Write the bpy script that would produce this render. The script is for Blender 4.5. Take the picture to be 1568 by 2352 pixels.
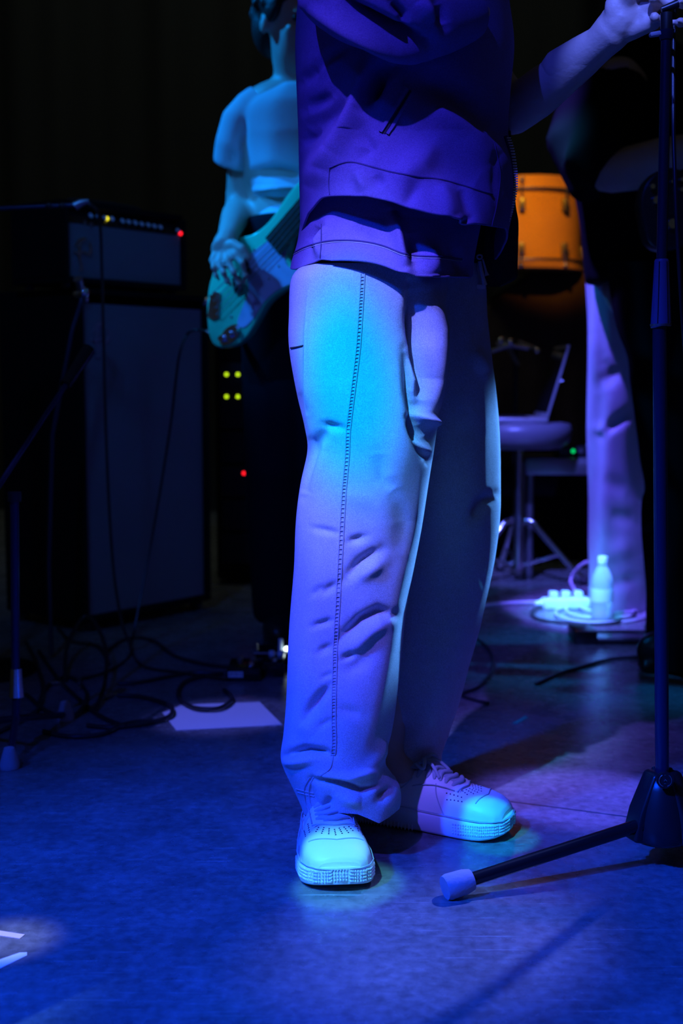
import bpy, bmesh, math, random
import numpy as np
from mathutils import Vector, Matrix
from mathutils.bvhtree import BVHTree
random.seed(7)
for o in list(bpy.data.objects): bpy.data.objects.remove(o)
SC = bpy.context.scene
COL = SC.collection

# ------------------------------------------------------------------ camera
F = 3000.0; CH = 0.73; TILT = math.atan(306.0/F)
cam_d = bpy.data.cameras.new('camera'); cam = bpy.data.objects.new('camera', cam_d); COL.objects.link(cam)
cam.location = (0, 0, CH); cam.rotation_euler = (math.pi/2 - TILT, 0, 0)
cam_d.sensor_fit = 'HORIZONTAL'; cam_d.sensor_width = 24; cam_d.lens = F/1568*24
cam_d.clip_start = 0.05; cam_d.clip_end = 60
cam_d.dof.use_dof = True; cam_d.dof.focus_distance = 1.93; cam_d.dof.aperture_fstop = 3.6
SC.camera = cam
# ------------------------------------------------------------------ colour management, world
SC.view_settings.view_transform = 'Standard'; SC.view_settings.look = 'None'
SC.view_settings.gamma = 1; SC.view_settings.use_curve_mapping = False
SC.view_settings.exposure = 0.0
W = bpy.data.worlds.new('world'); SC.world = W; W.use_nodes = True
W.node_tree.nodes['Background'].inputs[0].default_value = (0.75, 0.85, 1.0, 1)
W.node_tree.nodes['Background'].inputs[1].default_value = 0.012

# ------------------------------------------------------------------ camera maths (pixels of the 1568x2352 photograph -> points)
_c, _s = math.cos(TILT), math.sin(TILT)
def ray(px, py):
    a = (px-784)/F; b = (py-1176)/F
    return Vector((a, _c - b*_s, -_s - b*_c))
def P(px, py, Y):
    r = ray(px, py); t = Y/r.y
    return Vector((r.x*t, Y, CH + r.z*t))
def G(px, py, z=0.0):
    r = ray(px, py); t = (z-CH)/r.z
    return Vector((r.x*t, r.y*t, z))
def proj(p):
    x, y, z = p[0], p[1], p[2]-CH
    d = y*_c - z*_s; u = y*_s + z*_c
    return 784 + F*x/d, 1176 - F*u/d

# ------------------------------------------------------------------ lights
def spot(name, pos, target, energy, color, ang, blend, radius=0.04):
    l = bpy.data.lights.new(name, 'SPOT'); l.energy = energy; l.color = color
    l.spot_size = math.radians(ang); l.spot_blend = blend; l.shadow_soft_size = radius
    o = bpy.data.objects.new(name, l); COL.objects.link(o); o.location = pos
    o.rotation_euler = (Vector(target)-Vector(pos)).to_track_quat('-Z', 'Y').to_euler()
    return o
def ring_tint(o, stops, sy=1.0):
    """made-up beam tint: colour changes from the middle of the beam to its rim"""
    l = o.data; l.use_nodes = True; nt = l.node_tree; n = nt.nodes; n.clear()
    out = n.new('ShaderNodeOutputLight'); em = n.new('ShaderNodeEmission')
    tc = n.new('ShaderNodeTexCoord'); sep = n.new('ShaderNodeSeparateXYZ')
    nt.links.new(tc.outputs['Normal'], sep.inputs[0])
    def m(op, a, b=None):
        k = n.new('ShaderNodeMath'); k.operation = op
        for i, v in enumerate((a, b)):
            if v is None: continue
            if isinstance(v, (int, float)): k.inputs[i].default_value = v
            else: nt.links.new(v, k.inputs[i])
        return k.outputs[0]
    x = m('DIVIDE', sep.outputs[0], sep.outputs[2]); y = m('DIVIDE', sep.outputs[1], sep.outputs[2])
    y = m('MULTIPLY', y, sy)
    r = m('SQRT', m('ADD', m('MULTIPLY', x, x), m('MULTIPLY', y, y)))
    rs = m('DIVIDE', r, 0.3)
    cr = n.new('ShaderNodeValToRGB'); cr.color_ramp.interpolation = 'EASE'
    while len(cr.color_ramp.elements) > 1: cr.color_ramp.elements.remove(cr.color_ramp.elements[-1])
    for i, (t, c) in enumerate(stops):
        e = cr.color_ramp.elements[0] if i == 0 else cr.color_ramp.elements.new(t/0.3)
        e.position = t/0.3; e.color = (*c, 1)
    nt.links.new(rs, cr.inputs[0]); nt.links.new(cr.outputs[0], em.inputs[0]); em.inputs[1].default_value = 1
    nt.links.new(em.outputs[0], out.inputs[0])
    l.color = (1, 1, 1)

KEY = Vector((-1.25, -0.52, 3.45))
k1 = spot('lamp_key', KEY, P(800, 880, 1.9), 1500, (1,1,1), 33, 0.6, 0.03)
ring_tint(k1, [(0.0, (0.0, 0.62, 1.15)), (0.012, (0.0, 0.54, 1.1)), (0.028, (0.18, 0.20, 1.0)),
              (0.045, (0.085, 0.06, 0.62)), (0.065, (0.02, 0.016, 0.30)), (0.1, (0.004, 0.008, 0.16)), (0.2, (0.0, 0.006, 0.10))], 0.72)  # cyan middle and lilac rim are made up for this beam
spot('added_spot_shoe_front', KEY+Vector((0.1,0,0.1)), G(768, 1965, 0.06), 850, (0.14, 0.80, 0.85), 2.2, 0.5, 0.01)  # added spot, gives the front shoe its own cyan light
spot('added_spot_shoe_back', KEY+Vector((0.2,0,0.1)), G(1136, 1888, 0.04), 900, (0.0, 0.70, 1.0), 1.45, 0.2, 0.01)  # added narrow spot that turns the back shoe tip cyan
spot('lamp_blue_wash', (-2.6, -0.6, 3.6), (-0.05, 1.33, 0), 2300, (0.0, 0.055, 1.0), 30, 0.8, 0.15)
spot('lamp_pool', (1.7, 3.7, 3.4), G(1000, 2155), 1100, (0.16, 0.24, 1.0), 6.5, 1.0, 0.05)
spot('added_spot_floor_patch', (2.0, 1.1, 3.2), G(1350, 1835), 1500, (0.13, 0.10, 1.0), 6.0, 0.7, 0.02)  # added spot standing in for key light on this floor patch
spot('lamp_bass', (-1.9, 1.9, 2.7), P(585, 560, 3.38), 270, (0.005, 0.26, 1.0), 13, 0.9, 0.03)
spot('lamp_throne', (-0.1, 2.7, 2.5), P(1215, 1090, 4.6), 800, (0.11, 0.13, 1.0), 15, 0.8, 0.04)
spot('lamp_bassist', (-2.3, 3.8, 3.4), P(600, 380, 3.5), 520, (0.0, 0.26, 1.0), 18, 0.7, 0.05)
spot('lamp_guitarist', (-0.35, 2.55, 3.0), P(1405, 1130, 3.9), 1500, (0.13, 0.09, 1.0), 15.5, 0.35, 0.03)
spot('lamp_drum_amber', (0.3, 3.6, 2.5), P(1245, 500, 5.3), 150, (1.0, 0.38, 0.01), 13, 0.8, 0.05)
spot('lamp_side', (2.05, 4.25, 1.5), P(1135, 1110, 2.22), 1600, (0.10, 0.36, 1.0), 7.0, 0.6, 0.03)
spot('added_fill_backdrop', (-0.5, 4.6, 4.9), (-0.5, 7.2, 1.6), 42, (0.85, 1.0, 0.8), 105, 0.8, 0.3)  # added dim fill to lift the black backdrop, no lamp known there
spot('added_spot_paper', (-1.6, 1.6, 2.8), G(515, 1645), 260, (0.13, 0.15, 1.0), 6, 0.6, 0.02)  # added narrow spot to brighten the paper sheet
spot('lamp_hand', (0.1, 0.3, 2.6), P(1440, 60, 2.0), 420, (0.08, 0.15, 1.0), 5.0, 0.3, 0.02)
spot('lamp_bottle', (0.2, 2.4, 2.6), P(1330, 1370, 4.0), 1500, (0.06, 0.45, 1.0), 8, 1.0, 0.05)
spot('added_spot_tape', (-1.2, 0.6, 3.0), G(10, 2160), 260, (0.75, 0.95, 1.0), 2.6, 0.8, 0.02)  # added whitish spot so the marking tape shows bright
spot('lamp_amp', (-0.9, 1.2, 2.6), P(330, 900, 3.9), 45, (0.04, 0.22, 1.0), 36, 0.8, 0.1)

# ------------------------------------------------------------------ materials
def mat(name, col, rough=0.6, metal=0.0, bump=0.0, bscale=300.0, var=0.0, vscale=8.0, sheen=0.0, emis=None, es=0.0, trans=0.0, coat=0.0, weave=False):
    m = bpy.data.materials.new(name); m.use_nodes = True
    nt = m.node_tree; b = nt.nodes['Principled BSDF']
    b.inputs['Base Color'].default_value = (*col, 1); b.inputs['Roughness'].default_value = rough
    b.inputs['Metallic'].default_value = metal
    if name in ('black_cloth', 'dark_denim', 'black_tolex', 'lining'): b.inputs['Specular IOR Level'].default_value = 0.08
    if sheen: b.inputs['Sheen Weight'].default_value = sheen
    if coat: b.inputs['Coat Weight'].default_value = coat; b.inputs['Coat Roughness'].default_value = 0.08
    if trans: b.inputs['Transmission Weight'].default_value = trans; b.inputs['IOR'].default_value = 1.33
    if emis: b.inputs['Emission Color'].default_value = (*emis, 1); b.inputs['Emission Strength'].default_value = es
    tc = nt.nodes.new('ShaderNodeTexCoord')
    if var:
        nz = nt.nodes.new('ShaderNodeTexNoise'); nz.inputs['Scale'].default_value = vscale; nz.inputs['Detail'].default_value = 6
        nt.links.new(tc.outputs['Object'], nz.inputs['Vector'])
        mx = nt.nodes.new('ShaderNodeMix'); mx.data_type = 'RGBA'
        mx.inputs['A'].default_value = (*[c*(1-var) for c in col], 1); mx.inputs['B'].default_value = (*[min(1, c*(1+var)) for c in col], 1)
        nt.links.new(nz.outputs['Fac'], mx.inputs['Factor']); nt.links.new(mx.outputs['Result'], b.inputs['Base Color'])
    if weave:
        ng = nt.nodes.new('ShaderNodeTexNoise'); ng.inputs['Scale'].default_value = 700; ng.inputs['Detail'].default_value = 2
        nt.links.new(tc.outputs['Object'], ng.inputs['Vector'])
        rg_ = nt.nodes.new('ShaderNodeMapRange'); rg_.inputs[1].default_value = 0.3; rg_.inputs[2].default_value = 0.7; rg_.inputs[3].default_value = 0.72; rg_.inputs[4].default_value = 1.15
        nt.links.new(ng.outputs['Fac'], rg_.inputs[0])
        mg = nt.nodes.new('ShaderNodeMix'); mg.data_type = 'RGBA'; mg.blend_type = 'MULTIPLY'; mg.inputs['Factor'].default_value = 1
        src = b.inputs['Base Color'].links[0].from_socket if b.inputs['Base Color'].links else None
        if src: nt.links.new(src, mg.inputs['A'])
        else: mg.inputs['A'].default_value = (*col, 1)
        nt.links.new(rg_.outputs[0], mg.inputs['B']); nt.links.new(mg.outputs['Result'], b.inputs['Base Color'])
    if bump:
        bp = nt.nodes.new('ShaderNodeBump'); bp.inputs['Strength'].default_value = bump; bp.inputs['Distance'].default_value = 0.002
        if weave:
            w1 = nt.nodes.new('ShaderNodeTexWave'); w1.inputs['Scale'].default_value = bscale; w1.bands_direction = 'X'
            w2 = nt.nodes.new('ShaderNodeTexWave'); w2.inputs['Scale'].default_value = bscale; w2.bands_direction = 'Z'
            ad = nt.nodes.new('ShaderNodeMath'); ad.operation = 'ADD'
            for w in (w1, w2):
                w.inputs['Distortion'].default_value = 1.5; nt.links.new(tc.outputs['Object'], w.inputs['Vector'])
            nt.links.new(w1.outputs['Fac'], ad.inputs[0]); nt.links.new(w2.outputs['Fac'], ad.inputs[1])
            nt.links.new(ad.outputs[0], bp.inputs['Height'])
        else:
            n2 = nt.nodes.new('ShaderNodeTexNoise'); n2.inputs['Scale'].default_value = bscale; n2.inputs['Detail'].default_value = 4
            nt.links.new(tc.outputs['Object'], n2.inputs['Vector']); nt.links.new(n2.outputs['Fac'], bp.inputs['Height'])
        nt.links.new(bp.outputs[0], b.inputs['Normal'])
    return m
M = {}
M['twill'] = mat('twill', (0.60, 0.60, 0.66), 0.9, bump=0.35, bscale=520, var=0.08, vscale=60, weave=True)
M['seam'] = mat('seam_thread', (0.42, 0.42, 0.5), 0.9)
M['jacket'] = mat('jacket_cotton', (0.19, 0.14, 0.42), 0.85, bump=0.4, bscale=420, var=0.12, vscale=50, weave=True)
M['jacket_seam'] = mat('jacket_seam', (0.07, 0.05, 0.18), 0.9)
M['lining'] = mat('lining', (0.02, 0.02, 0.025), 0.8)
M['shirt'] = mat('shirt_cotton', (0.26, 0.19, 0.46), 0.9, bump=0.3, bscale=420, var=0.08, vscale=60, weave=True)
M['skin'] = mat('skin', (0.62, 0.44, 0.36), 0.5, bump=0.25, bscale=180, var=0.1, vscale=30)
M['skin_dark'] = mat('skin_darker', (0.50, 0.34, 0.28), 0.5, var=0.1, vscale=30)  # darker skin tone for the guitarist
M['hair'] = mat('hair', (0.03, 0.022, 0.018), 0.5, bump=0.8, bscale=120)
M['leather'] = mat('white_leather', (0.82, 0.84, 0.84), 0.42, bump=0.15, bscale=260)
M['lace'] = mat('lace_cloth', (0.42, 0.50, 0.55), 0.9, bump=0.5, bscale=500)
M['rubber_white'] = mat('white_rubber', (0.78, 0.80, 0.84), 0.5)
M['hole'] = mat('punched_hole', (0.03, 0.03, 0.04), 0.9)
M['tee'] = mat('tee_cotton', (0.62, 0.64, 0.68), 0.9, bump=0.2, bscale=300, var=0.05)
M['denim'] = mat('dark_denim', (0.006, 0.008, 0.014), 0.9, bump=0.3, bscale=300)
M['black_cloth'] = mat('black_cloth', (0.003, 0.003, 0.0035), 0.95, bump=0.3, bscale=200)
M['purple_cloth'] = mat('pale_trousers', (0.52, 0.50, 0.58), 0.9, bump=0.3, bscale=300, var=0.12, vscale=14)
M['black_plastic'] = mat('black_plastic', (0.012, 0.012, 0.014), 0.35)
M['black_metal'] = mat('black_enamel', (0.010, 0.010, 0.012), 0.22)
M['zip_metal'] = mat('zip_metal', (0.75, 0.75, 0.82), 0.35, metal=0.25)
M['curtain'] = mat('black_curtain', (0.02, 0.02, 0.02), 0.95)
M['clutch'] = mat('clutch_plastic', (0.10, 0.08, 0.20), 0.3)
M['pole'] = mat('pole_metal', (0.03, 0.04, 0.09), 0.3, metal=0.6)
M['chrome'] = mat('chrome', (0.75, 0.75, 0.78), 0.18, metal=1.0)
M['steel'] = mat('dull_steel', (0.35, 0.35, 0.38), 0.35, metal=0.9)
M['rubber_grey'] = mat('grey_rubber', (0.38, 0.36, 0.42), 0.8, bump=0.4, bscale=200)
M['rubber_black'] = mat('black_rubber', (0.02, 0.02, 0.02), 0.6)
M['mint'] = mat('mint_lacquer', (0.04, 0.80, 0.42), 0.2, coat=0.6)
M['pearl'] = mat('pearl_pickguard', (0.62, 0.50, 0.74), 0.35, var=0.15, vscale=40)
M['tolex'] = mat('black_tolex', (0.008, 0.008, 0.008), 0.75, bump=0.5, bscale=300)
M['grille'] = mat('grille_cloth', (0.25, 0.25, 0.29), 0.9, bump=0.5, bscale=260, var=0.15, vscale=5, weave=True)
M['knob'] = mat('knob_metal', (0.8, 0.88, 0.95), 0.5)
M['amber'] = mat('amber_lacquer', (0.80, 0.42, 0.10), 0.35, var=0.12, vscale=10, coat=0.4)
M['brown'] = mat('brown_blanket', (0.05, 0.028, 0.016), 0.95, bump=0.6, bscale=60, var=0.5, vscale=9)
M['paper'] = mat('paper', (0.75, 0.75, 0.75), 0.9)
M['cable'] = mat('black_cable', (0.02, 0.02, 0.024), 0.4)
M['cable_pale'] = mat('pale_cable', (0.65, 0.65, 0.7), 0.5)
M['tape_pink'] = mat('pink_tape', (0.95, 0.70, 0.72), 0.7)
M['tape_white'] = mat('white_tape', (0.9, 0.95, 0.95), 0.7)
M['tape_green'] = mat('green_tape', (0.1, 0.8, 0.5), 0.7)
M['led_green'] = mat('led_green', (0.3, 0.6, 0.0), 0.4, emis=(0.50, 0.75, 0.01), es=2.0)
M['led_emerald'] = mat('led_emerald', (0.0, 0.6, 0.1), 0.4, emis=(0.0, 0.5, 0.12), es=2.0)
M['led_red'] = mat('led_red', (0.6, 0.0, 0.0), 0.4, emis=(1.0, 0.01, 0.02), es=2.5)
M['led_yellow'] = mat('led_yellow', (0.8, 0.8, 0.0), 0.4, emis=(1.0, 0.85, 0.0), es=2.0)
M['led_white'] = mat('led_white', (0.9, 0.9, 0.9), 0.4, emis=(0.8, 1.0, 1.0), es=4.0)
M['laptop'] = mat('laptop_alu', (0.55, 0.55, 0.58), 0.35, metal=0.6)
M['screen'] = mat('laptop_screen', (0.01, 0.01, 0.012), 0.15)
M['seat'] = mat('throne_vinyl', (0.16, 0.15, 0.18), 0.35)
M['pet'] = mat('bottle_plastic', (0.85, 0.95, 1.0), 0.12, trans=0.55)
M['cap'] = mat('bottle_cap', (0.9, 0.95, 0.95), 0.4)
M['label_paper'] = mat('bottle_label', (0.75, 0.85, 0.9), 0.5)

# floor: worn black stage vinyl
def floor_material():
    m = bpy.data.materials.new('stage_vinyl'); m.use_nodes = True; nt = m.node_tree; b = nt.nodes['Principled BSDF']
    tc = nt.nodes.new('ShaderNodeTexCoord')
    def noise(scale, det=8, vec=None, rough=0.6):
        n = nt.nodes.new('ShaderNodeTexNoise'); n.inputs['Scale'].default_value = scale; n.inputs['Detail'].default_value = det; n.inputs['Roughness'].default_value = rough
        nt.links.new(vec or tc.outputs['Object'], n.inputs['Vector']); return n
    def ramp(src, a, bb, c0, c1):
        r = nt.nodes.new('ShaderNodeValToRGB'); r.color_ramp.elements[0].position = a; r.color_ramp.elements[1].position = bb
        r.color_ramp.elements[0].color = (c0,)*3+(1,); r.color_ramp.elements[1].color = (c1,)*3+(1,); nt.links.new(src, r.inputs[0]); return r
    def math_(op, a, bb):
        k = nt.nodes.new('ShaderNodeMath'); k.operation = op
        for i, v in enumerate((a, bb)):
            if isinstance(v, (int, float)): k.inputs[i].default_value = v
            else: nt.links.new(v, k.inputs[i])
        return k.outputs[0]
    base = ramp(noise(9).outputs['Fac'], 0.35, 0.7, 0.62, 1.0)
    fine = ramp(noise(60).outputs['Fac'], 0.35, 0.68, 0.55, 1.0)
    tot = math_('MULTIPLY', base.outputs[0], fine.outputs[0])
    scr = None
    for ang, sc in ((0.15, 1.0), (-0.35, 1.3), (0.9, 0.8), (0.02, 1.7)):
        mp = nt.nodes.new('ShaderNodeMapping'); mp.inputs['Rotation'].default_value = (0, 0, ang); mp.inputs['Scale'].default_value = (3.0*sc, 130*sc, 1)
        nt.links.new(tc.outputs['Object'], mp.inputs['Vector'])
        n = noise(1.6, 3, mp.outputs[0]); r = ramp(n.outputs['Fac'], 0.66, 0.74, 0.0, 1.0)
        scr = r.outputs[0] if scr is None else math_('MAXIMUM', scr, r.outputs[0])
    mask = ramp(noise(3.5, 4).outputs['Fac'], 0.40, 0.65, 0.15, 1.0)
    scr = math_('MULTIPLY', scr, mask.outputs[0])
    alb = math_('ADD', math_('MULTIPLY', tot, 0.30), math_('MULTIPLY', scr, 0.40))
    comb = nt.nodes.new('ShaderNodeCombineColor')
    for i in range(3): nt.links.new(alb, comb.inputs[i])
    nt.links.new(comb.outputs[0], b.inputs['Base Color'])
    rr = ramp(noise(14).outputs['Fac'], 0.3, 0.7, 0.20, 0.33); nt.links.new(rr.outputs[0], b.inputs['Roughness'])
    bp = nt.nodes.new('ShaderNodeBump'); bp.inputs['Strength'].default_value = 0.12; bp.inputs['Distance'].default_value = 0.003
    nt.links.new(math_('ADD', noise(25, 5).outputs['Fac'], scr), bp.inputs['Height']); nt.links.new(bp.outputs[0], b.inputs['Normal'])
    return m
M['floor'] = floor_material()

# ------------------------------------------------------------------ mesh helpers
def mesh_obj(name, verts, faces, m=None, parent=None, smooth=True):
    me = bpy.data.meshes.new(name); me.from_pydata([tuple(v) for v in verts], [], faces); me.update()
    if smooth: me.polygons.foreach_set('use_smooth', [True]*len(me.polygons))
    o = bpy.data.objects.new(name, me); COL.objects.link(o)
    if m: me.materials.append(M[m] if isinstance(m, str) else m)
    if parent: o.parent = parent; o.matrix_parent_inverse = parent.matrix_world.inverted()
    return o
def bm_obj(name, bm, m=None, parent=None, smooth=False):
    me = bpy.data.meshes.new(name); bm.normal_update(); bm.to_mesh(me); bm.free()
    if smooth: me.polygons.foreach_set('use_smooth', [True]*len(me.polygons))
    o = bpy.data.objects.new(name, me); COL.objects.link(o)
    if m: me.materials.append(M[m])
    if parent: o.parent = parent; o.matrix_parent_inverse = parent.matrix_world.inverted()
    return o
def thing(name, label, cat, loc=(0,0,0), group=None):
    o = bpy.data.objects.new(name, None); COL.objects.link(o); o.location = loc; o.empty_display_size = 0.05
    o['label'] = label; o['category'] = cat
    if group: o['group'] = group
    bpy.context.view_layer.update()
    return o
def tag(o, label, cat, group=None):
    o['label'] = label; o['category'] = cat
    if group: o['group'] = group
    return o
class MB:
    """collects vertices and faces"""
    def __init__(s): s.v = []; s.f = []
    def add(s, v, f):
        n = len(s.v); s.v += [Vector(q) for q in v]; s.f += [tuple(i+n for i in q) for q in f]
    def tube(s, path, rad, seg=12, cap=True, round_end=False):
        path = [Vector(p) for p in path]; n = len(path)
        if not hasattr(rad, '__len__'): rad = [rad]*n
        rad = list(rad)
        if round_end:
            d0 = (path[0]-path[1]).normalized(); d1 = (path[-1]-path[-2]).normalized()
            pre = [(path[0]+d0*rad[0]*math.sin(a), rad[0]*math.cos(a)) for a in (1.45, 1.1, 0.6)]
            post = [(path[-1]+d1*rad[-1]*math.sin(a), rad[-1]*math.cos(a)) for a in (0.6, 1.1, 1.45)]
            path = [p for p, _ in pre]+path+[p for p, _ in post]; rad = [r for _, r in pre]+rad+[r for _, r in post]; n = len(path)
        T = []
        for i in range(n):
            t = path[min(i+1, n-1)]-path[max(i-1, 0)]
            T.append(t.normalized() if t.length > 1e-9 else Vector((0,0,1)))
        ref = Vector((0,0,1)) if abs(T[0].z) < 0.9 else Vector((1,0,0))
        u = (ref - T[0]*ref.dot(T[0])).normalized(); vs = []
        for i in range(n):
            u = (u - T[i]*u.dot(T[i])).normalized(); w = T[i].cross(u)
            for k in range(seg):
                a = 2*math.pi*k/seg; vs.append(path[i]+(u*math.cos(a)+w*math.sin(a))*rad[i])
        fs = [(i*seg+k, i*seg+(k+1) % seg, (i+1)*seg+(k+1) % seg, (i+1)*seg+k) for i in range(n-1) for k in range(seg)]
        if cap: fs += [tuple(range(seg-1, -1, -1)), tuple(range((n-1)*seg, n*seg))]
        s.add(vs, fs); return s
    def box(s, c, d, rot=None):
        c = Vector(c); vs = []
        for z in (-1, 1):
            for y in (-1, 1):
                for x in (-1, 1):
                    v = Vector((x*d[0]/2, y*d[1]/2, z*d[2]/2))
                    vs.append(c + (rot @ v if rot else v))
        s.add(vs, [(0,2,3,1),(4,5,7,6),(0,1,5,4),(2,6,7,3),(0,4,6,2),(1,3,7,5)]); return s
    def ell(s, c, r, rot=None, seg=20, rings=14):
        c = Vector(c); vs = []; fs = []
        for i in range(1, rings):
            th = math.pi*i/rings
            for k in range(seg):
                a = 2*math.pi*k/seg; v = Vector((r[0]*math.sin(th)*math.cos(a), r[1]*math.sin(th)*math.sin(a), r[2]*math.cos(th)))
                vs.append(c+(rot @ v if rot else v))
        top = len(vs); t = Vector((0,0,r[2])); vs.append(c+(rot @ t if rot else t)); vs.append(c-(rot @ t if rot else t))
        for i in range(rings-2):
            for k in range(seg): fs.append((i*seg+k, (i+1)*seg+k, (i+1)*seg+(k+1) % seg, i*seg+(k+1) % seg))
        for k in range(seg): fs.append((top, k, (k+1) % seg)); fs.append((top+1, (rings-2)*seg+(k+1) % seg, (rings-2)*seg+k))
        s.add(vs, fs); return s
    def lathe(s, prof, c=(0,0,0), rot=None, seg=32):
        c = Vector(c); vs = []; n = len(prof)
        for r, z in prof:
            for k in range(seg):
                a = 2*math.pi*k/seg; v = Vector((r*math.cos(a), r*math.sin(a), z)); vs.append(c+(rot @ v if rot else v))
        fs = [(i*seg+k, i*seg+(k+1) % seg, (i+1)*seg+(k+1) % seg, (i+1)*seg+k) for i in range(n-1) for k in range(seg)]
        fs += [tuple(range(seg-1, -1, -1)), tuple(range((n-1)*seg, n*seg))]
        s.add(vs, fs); return s
    def prism(s, pts, nrm, th):
        """flat outline (3-D points) thickened along -nrm"""
        n = len(pts); nrm = Vector(nrm); vs = [Vector(p) for p in pts]+[Vector(p)-nrm*th for p in pts]
        fs = [tuple(range(n)), tuple(range(2*n-1, n-1, -1))]+[(i, i+n, (i+1) % n+n, (i+1) % n) for i in range(n)]
        s.add(vs, fs); return s
    def build(s, name, m, parent=None, smooth=True, sharp=True, bevel=0, seg=2):
        o = mesh_obj(name, s.v, s.f, m, parent, smooth)
        bm = bmesh.new(); bm.from_mesh(o.data); bmesh.ops.recalc_face_normals(bm, faces=bm.faces)
        if bevel:
            ed = [e for e in bm.edges if len(e.link_faces) == 2 and e.calc_face_angle(0) > 0.6]
            bmesh.ops.bevel(bm, geom=ed, offset=bevel, segments=seg, affect='EDGES', profile=0.5)
            for f in bm.faces: f.smooth = smooth
        if sharp:
            for e in bm.edges:
                if len(e.link_faces) == 2 and e.calc_face_angle(0) > 0.7: e.smooth = False
        bm.to_mesh(o.data); bm.free(); return o
def remesh(o, voxel, iters=6, fac=0.6):
    r = o.modifiers.new('r', 'REMESH'); r.mode = 'VOXEL'; r.voxel_size = voxel; r.use_smooth_shade = True
    s = o.modifiers.new('s', 'SMOOTH'); s.factor = fac; s.iterations = iters
    bpy.context.view_layer.update()
    dg = bpy.context.evaluated_depsgraph_get(); me = bpy.data.meshes.new_from_object(o.evaluated_get(dg))
    mats = list(o.data.materials); o.modifiers.clear(); o.data = me
    if not me.materials:
        for k in mats: me.materials.append(k)
    me.polygons.foreach_set('use_smooth', [True]*len(me.polygons)); return o
def bez(pts, n=8):
    """Catmull-Rom through points"""
    pts = [Vector(p) for p in pts]; out = []
    for i in range(len(pts)-1):
        p0 = pts[max(i-1, 0)]; p1 = pts[i]; p2 = pts[i+1]; p3 = pts[min(i+2, len(pts)-1)]
        for k in range(n):
            t = k/n; out.append(0.5*((2*p1)+(p2-p0)*t+(2*p0-5*p1+4*p2-p3)*t*t+(3*p1-p0-3*p2+p3)*t**3))
    out.append(pts[-1]); return out
def interp(tab, x): 
    xs = [a for a, _ in tab]; ys = [b for _, b in tab]; return float(np.interp(x, xs, ys))
def smooth_tab(tab):
    """smooth monotone-x table to dense samples"""
    pts = bez([(a, b, 0) for a, b in tab], 10); return [(p.x, p.y) for p in pts]

# folds: strokes given as polylines over the cloth as the lens sees it; each dents or raises the cloth along its normal
def fold(o, strokes, facing=True, k=1.35):
    me = o.data; n = len(me.vertices); co = np.empty(n*3); me.vertices.foreach_get('co', co); co = co.reshape(-1, 3)
    no = np.empty(n*3); me.vertex_normals.foreach_get('vector', no); no = no.reshape(-1, 3)
    y = co[:, 1]; z = co[:, 2]-CH; d = y*_c-z*_s; px = 784+F*co[:, 0]/d; py = 1176-F*(y*_s+z*_c)/d
    view = co-np.array([0, 0, CH]); fc = -(view*no).sum(1)/np.linalg.norm(view, axis=1)
    w_f = np.clip(fc*4, 0, 1) if facing else 1.0
    disp = np.zeros(n)
    for pts, w, amp in strokes:
        best = np.full(n, 1e9); tt = np.zeros(n); L = 0; segs = []
        for a, b in zip(pts[:-1], pts[1:]): segs.append((a, b, L)); L += math.dist(a, b)
        side = np.zeros(n)
        for a, b, l0 in segs:
            a = np.array(a, float); b = np.array(b, float); ab = b-a; ll = np.dot(ab, ab)
            t = np.clip(((px-a[0])*ab[0]+(py-a[1])*ab[1])/ll, 0, 1)
            dx = px-a[0]-t*ab[0]; dy = py-a[1]-t*ab[1]; dd = np.hypot(dx, dy)
            q = dd < best; best[q] = dd[q]; tt[q] = (l0+t[q]*math.sqrt(ll))/L
        tap = np.sin(np.clip(tt, 0.04, 0.96)*math.pi)**0.6
        u = best/w
        disp += k*amp*tap*np.exp(-u*u)
    co += no*(disp*w_f)[:, None]
    me.vertices.foreach_set('co', co.ravel()); me.update()
def bvh_of(o):
    bm = bmesh.new(); bm.from_mesh(o.data); t = BVHTree.FromBMesh(bm); bm.free(); return t
def on_surf(bvh, px, py):
    r = ray(px, py).normalized(); h = bvh.ray_cast(Vector((0,0,CH)), r)
    return (h[0], h[1] if h[1].dot(r) < 0 else -h[1]) if h[0] else (None, None)
def surf_path(bvh, pts, lift=0.0, n=8):
    out = []
    for p in bez([(a, b, 0) for a, b in pts], n):
        q, nn = on_surf(bvh, p.x, p.y)
        if q: out.append(q+nn*lift)
    return out

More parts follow.
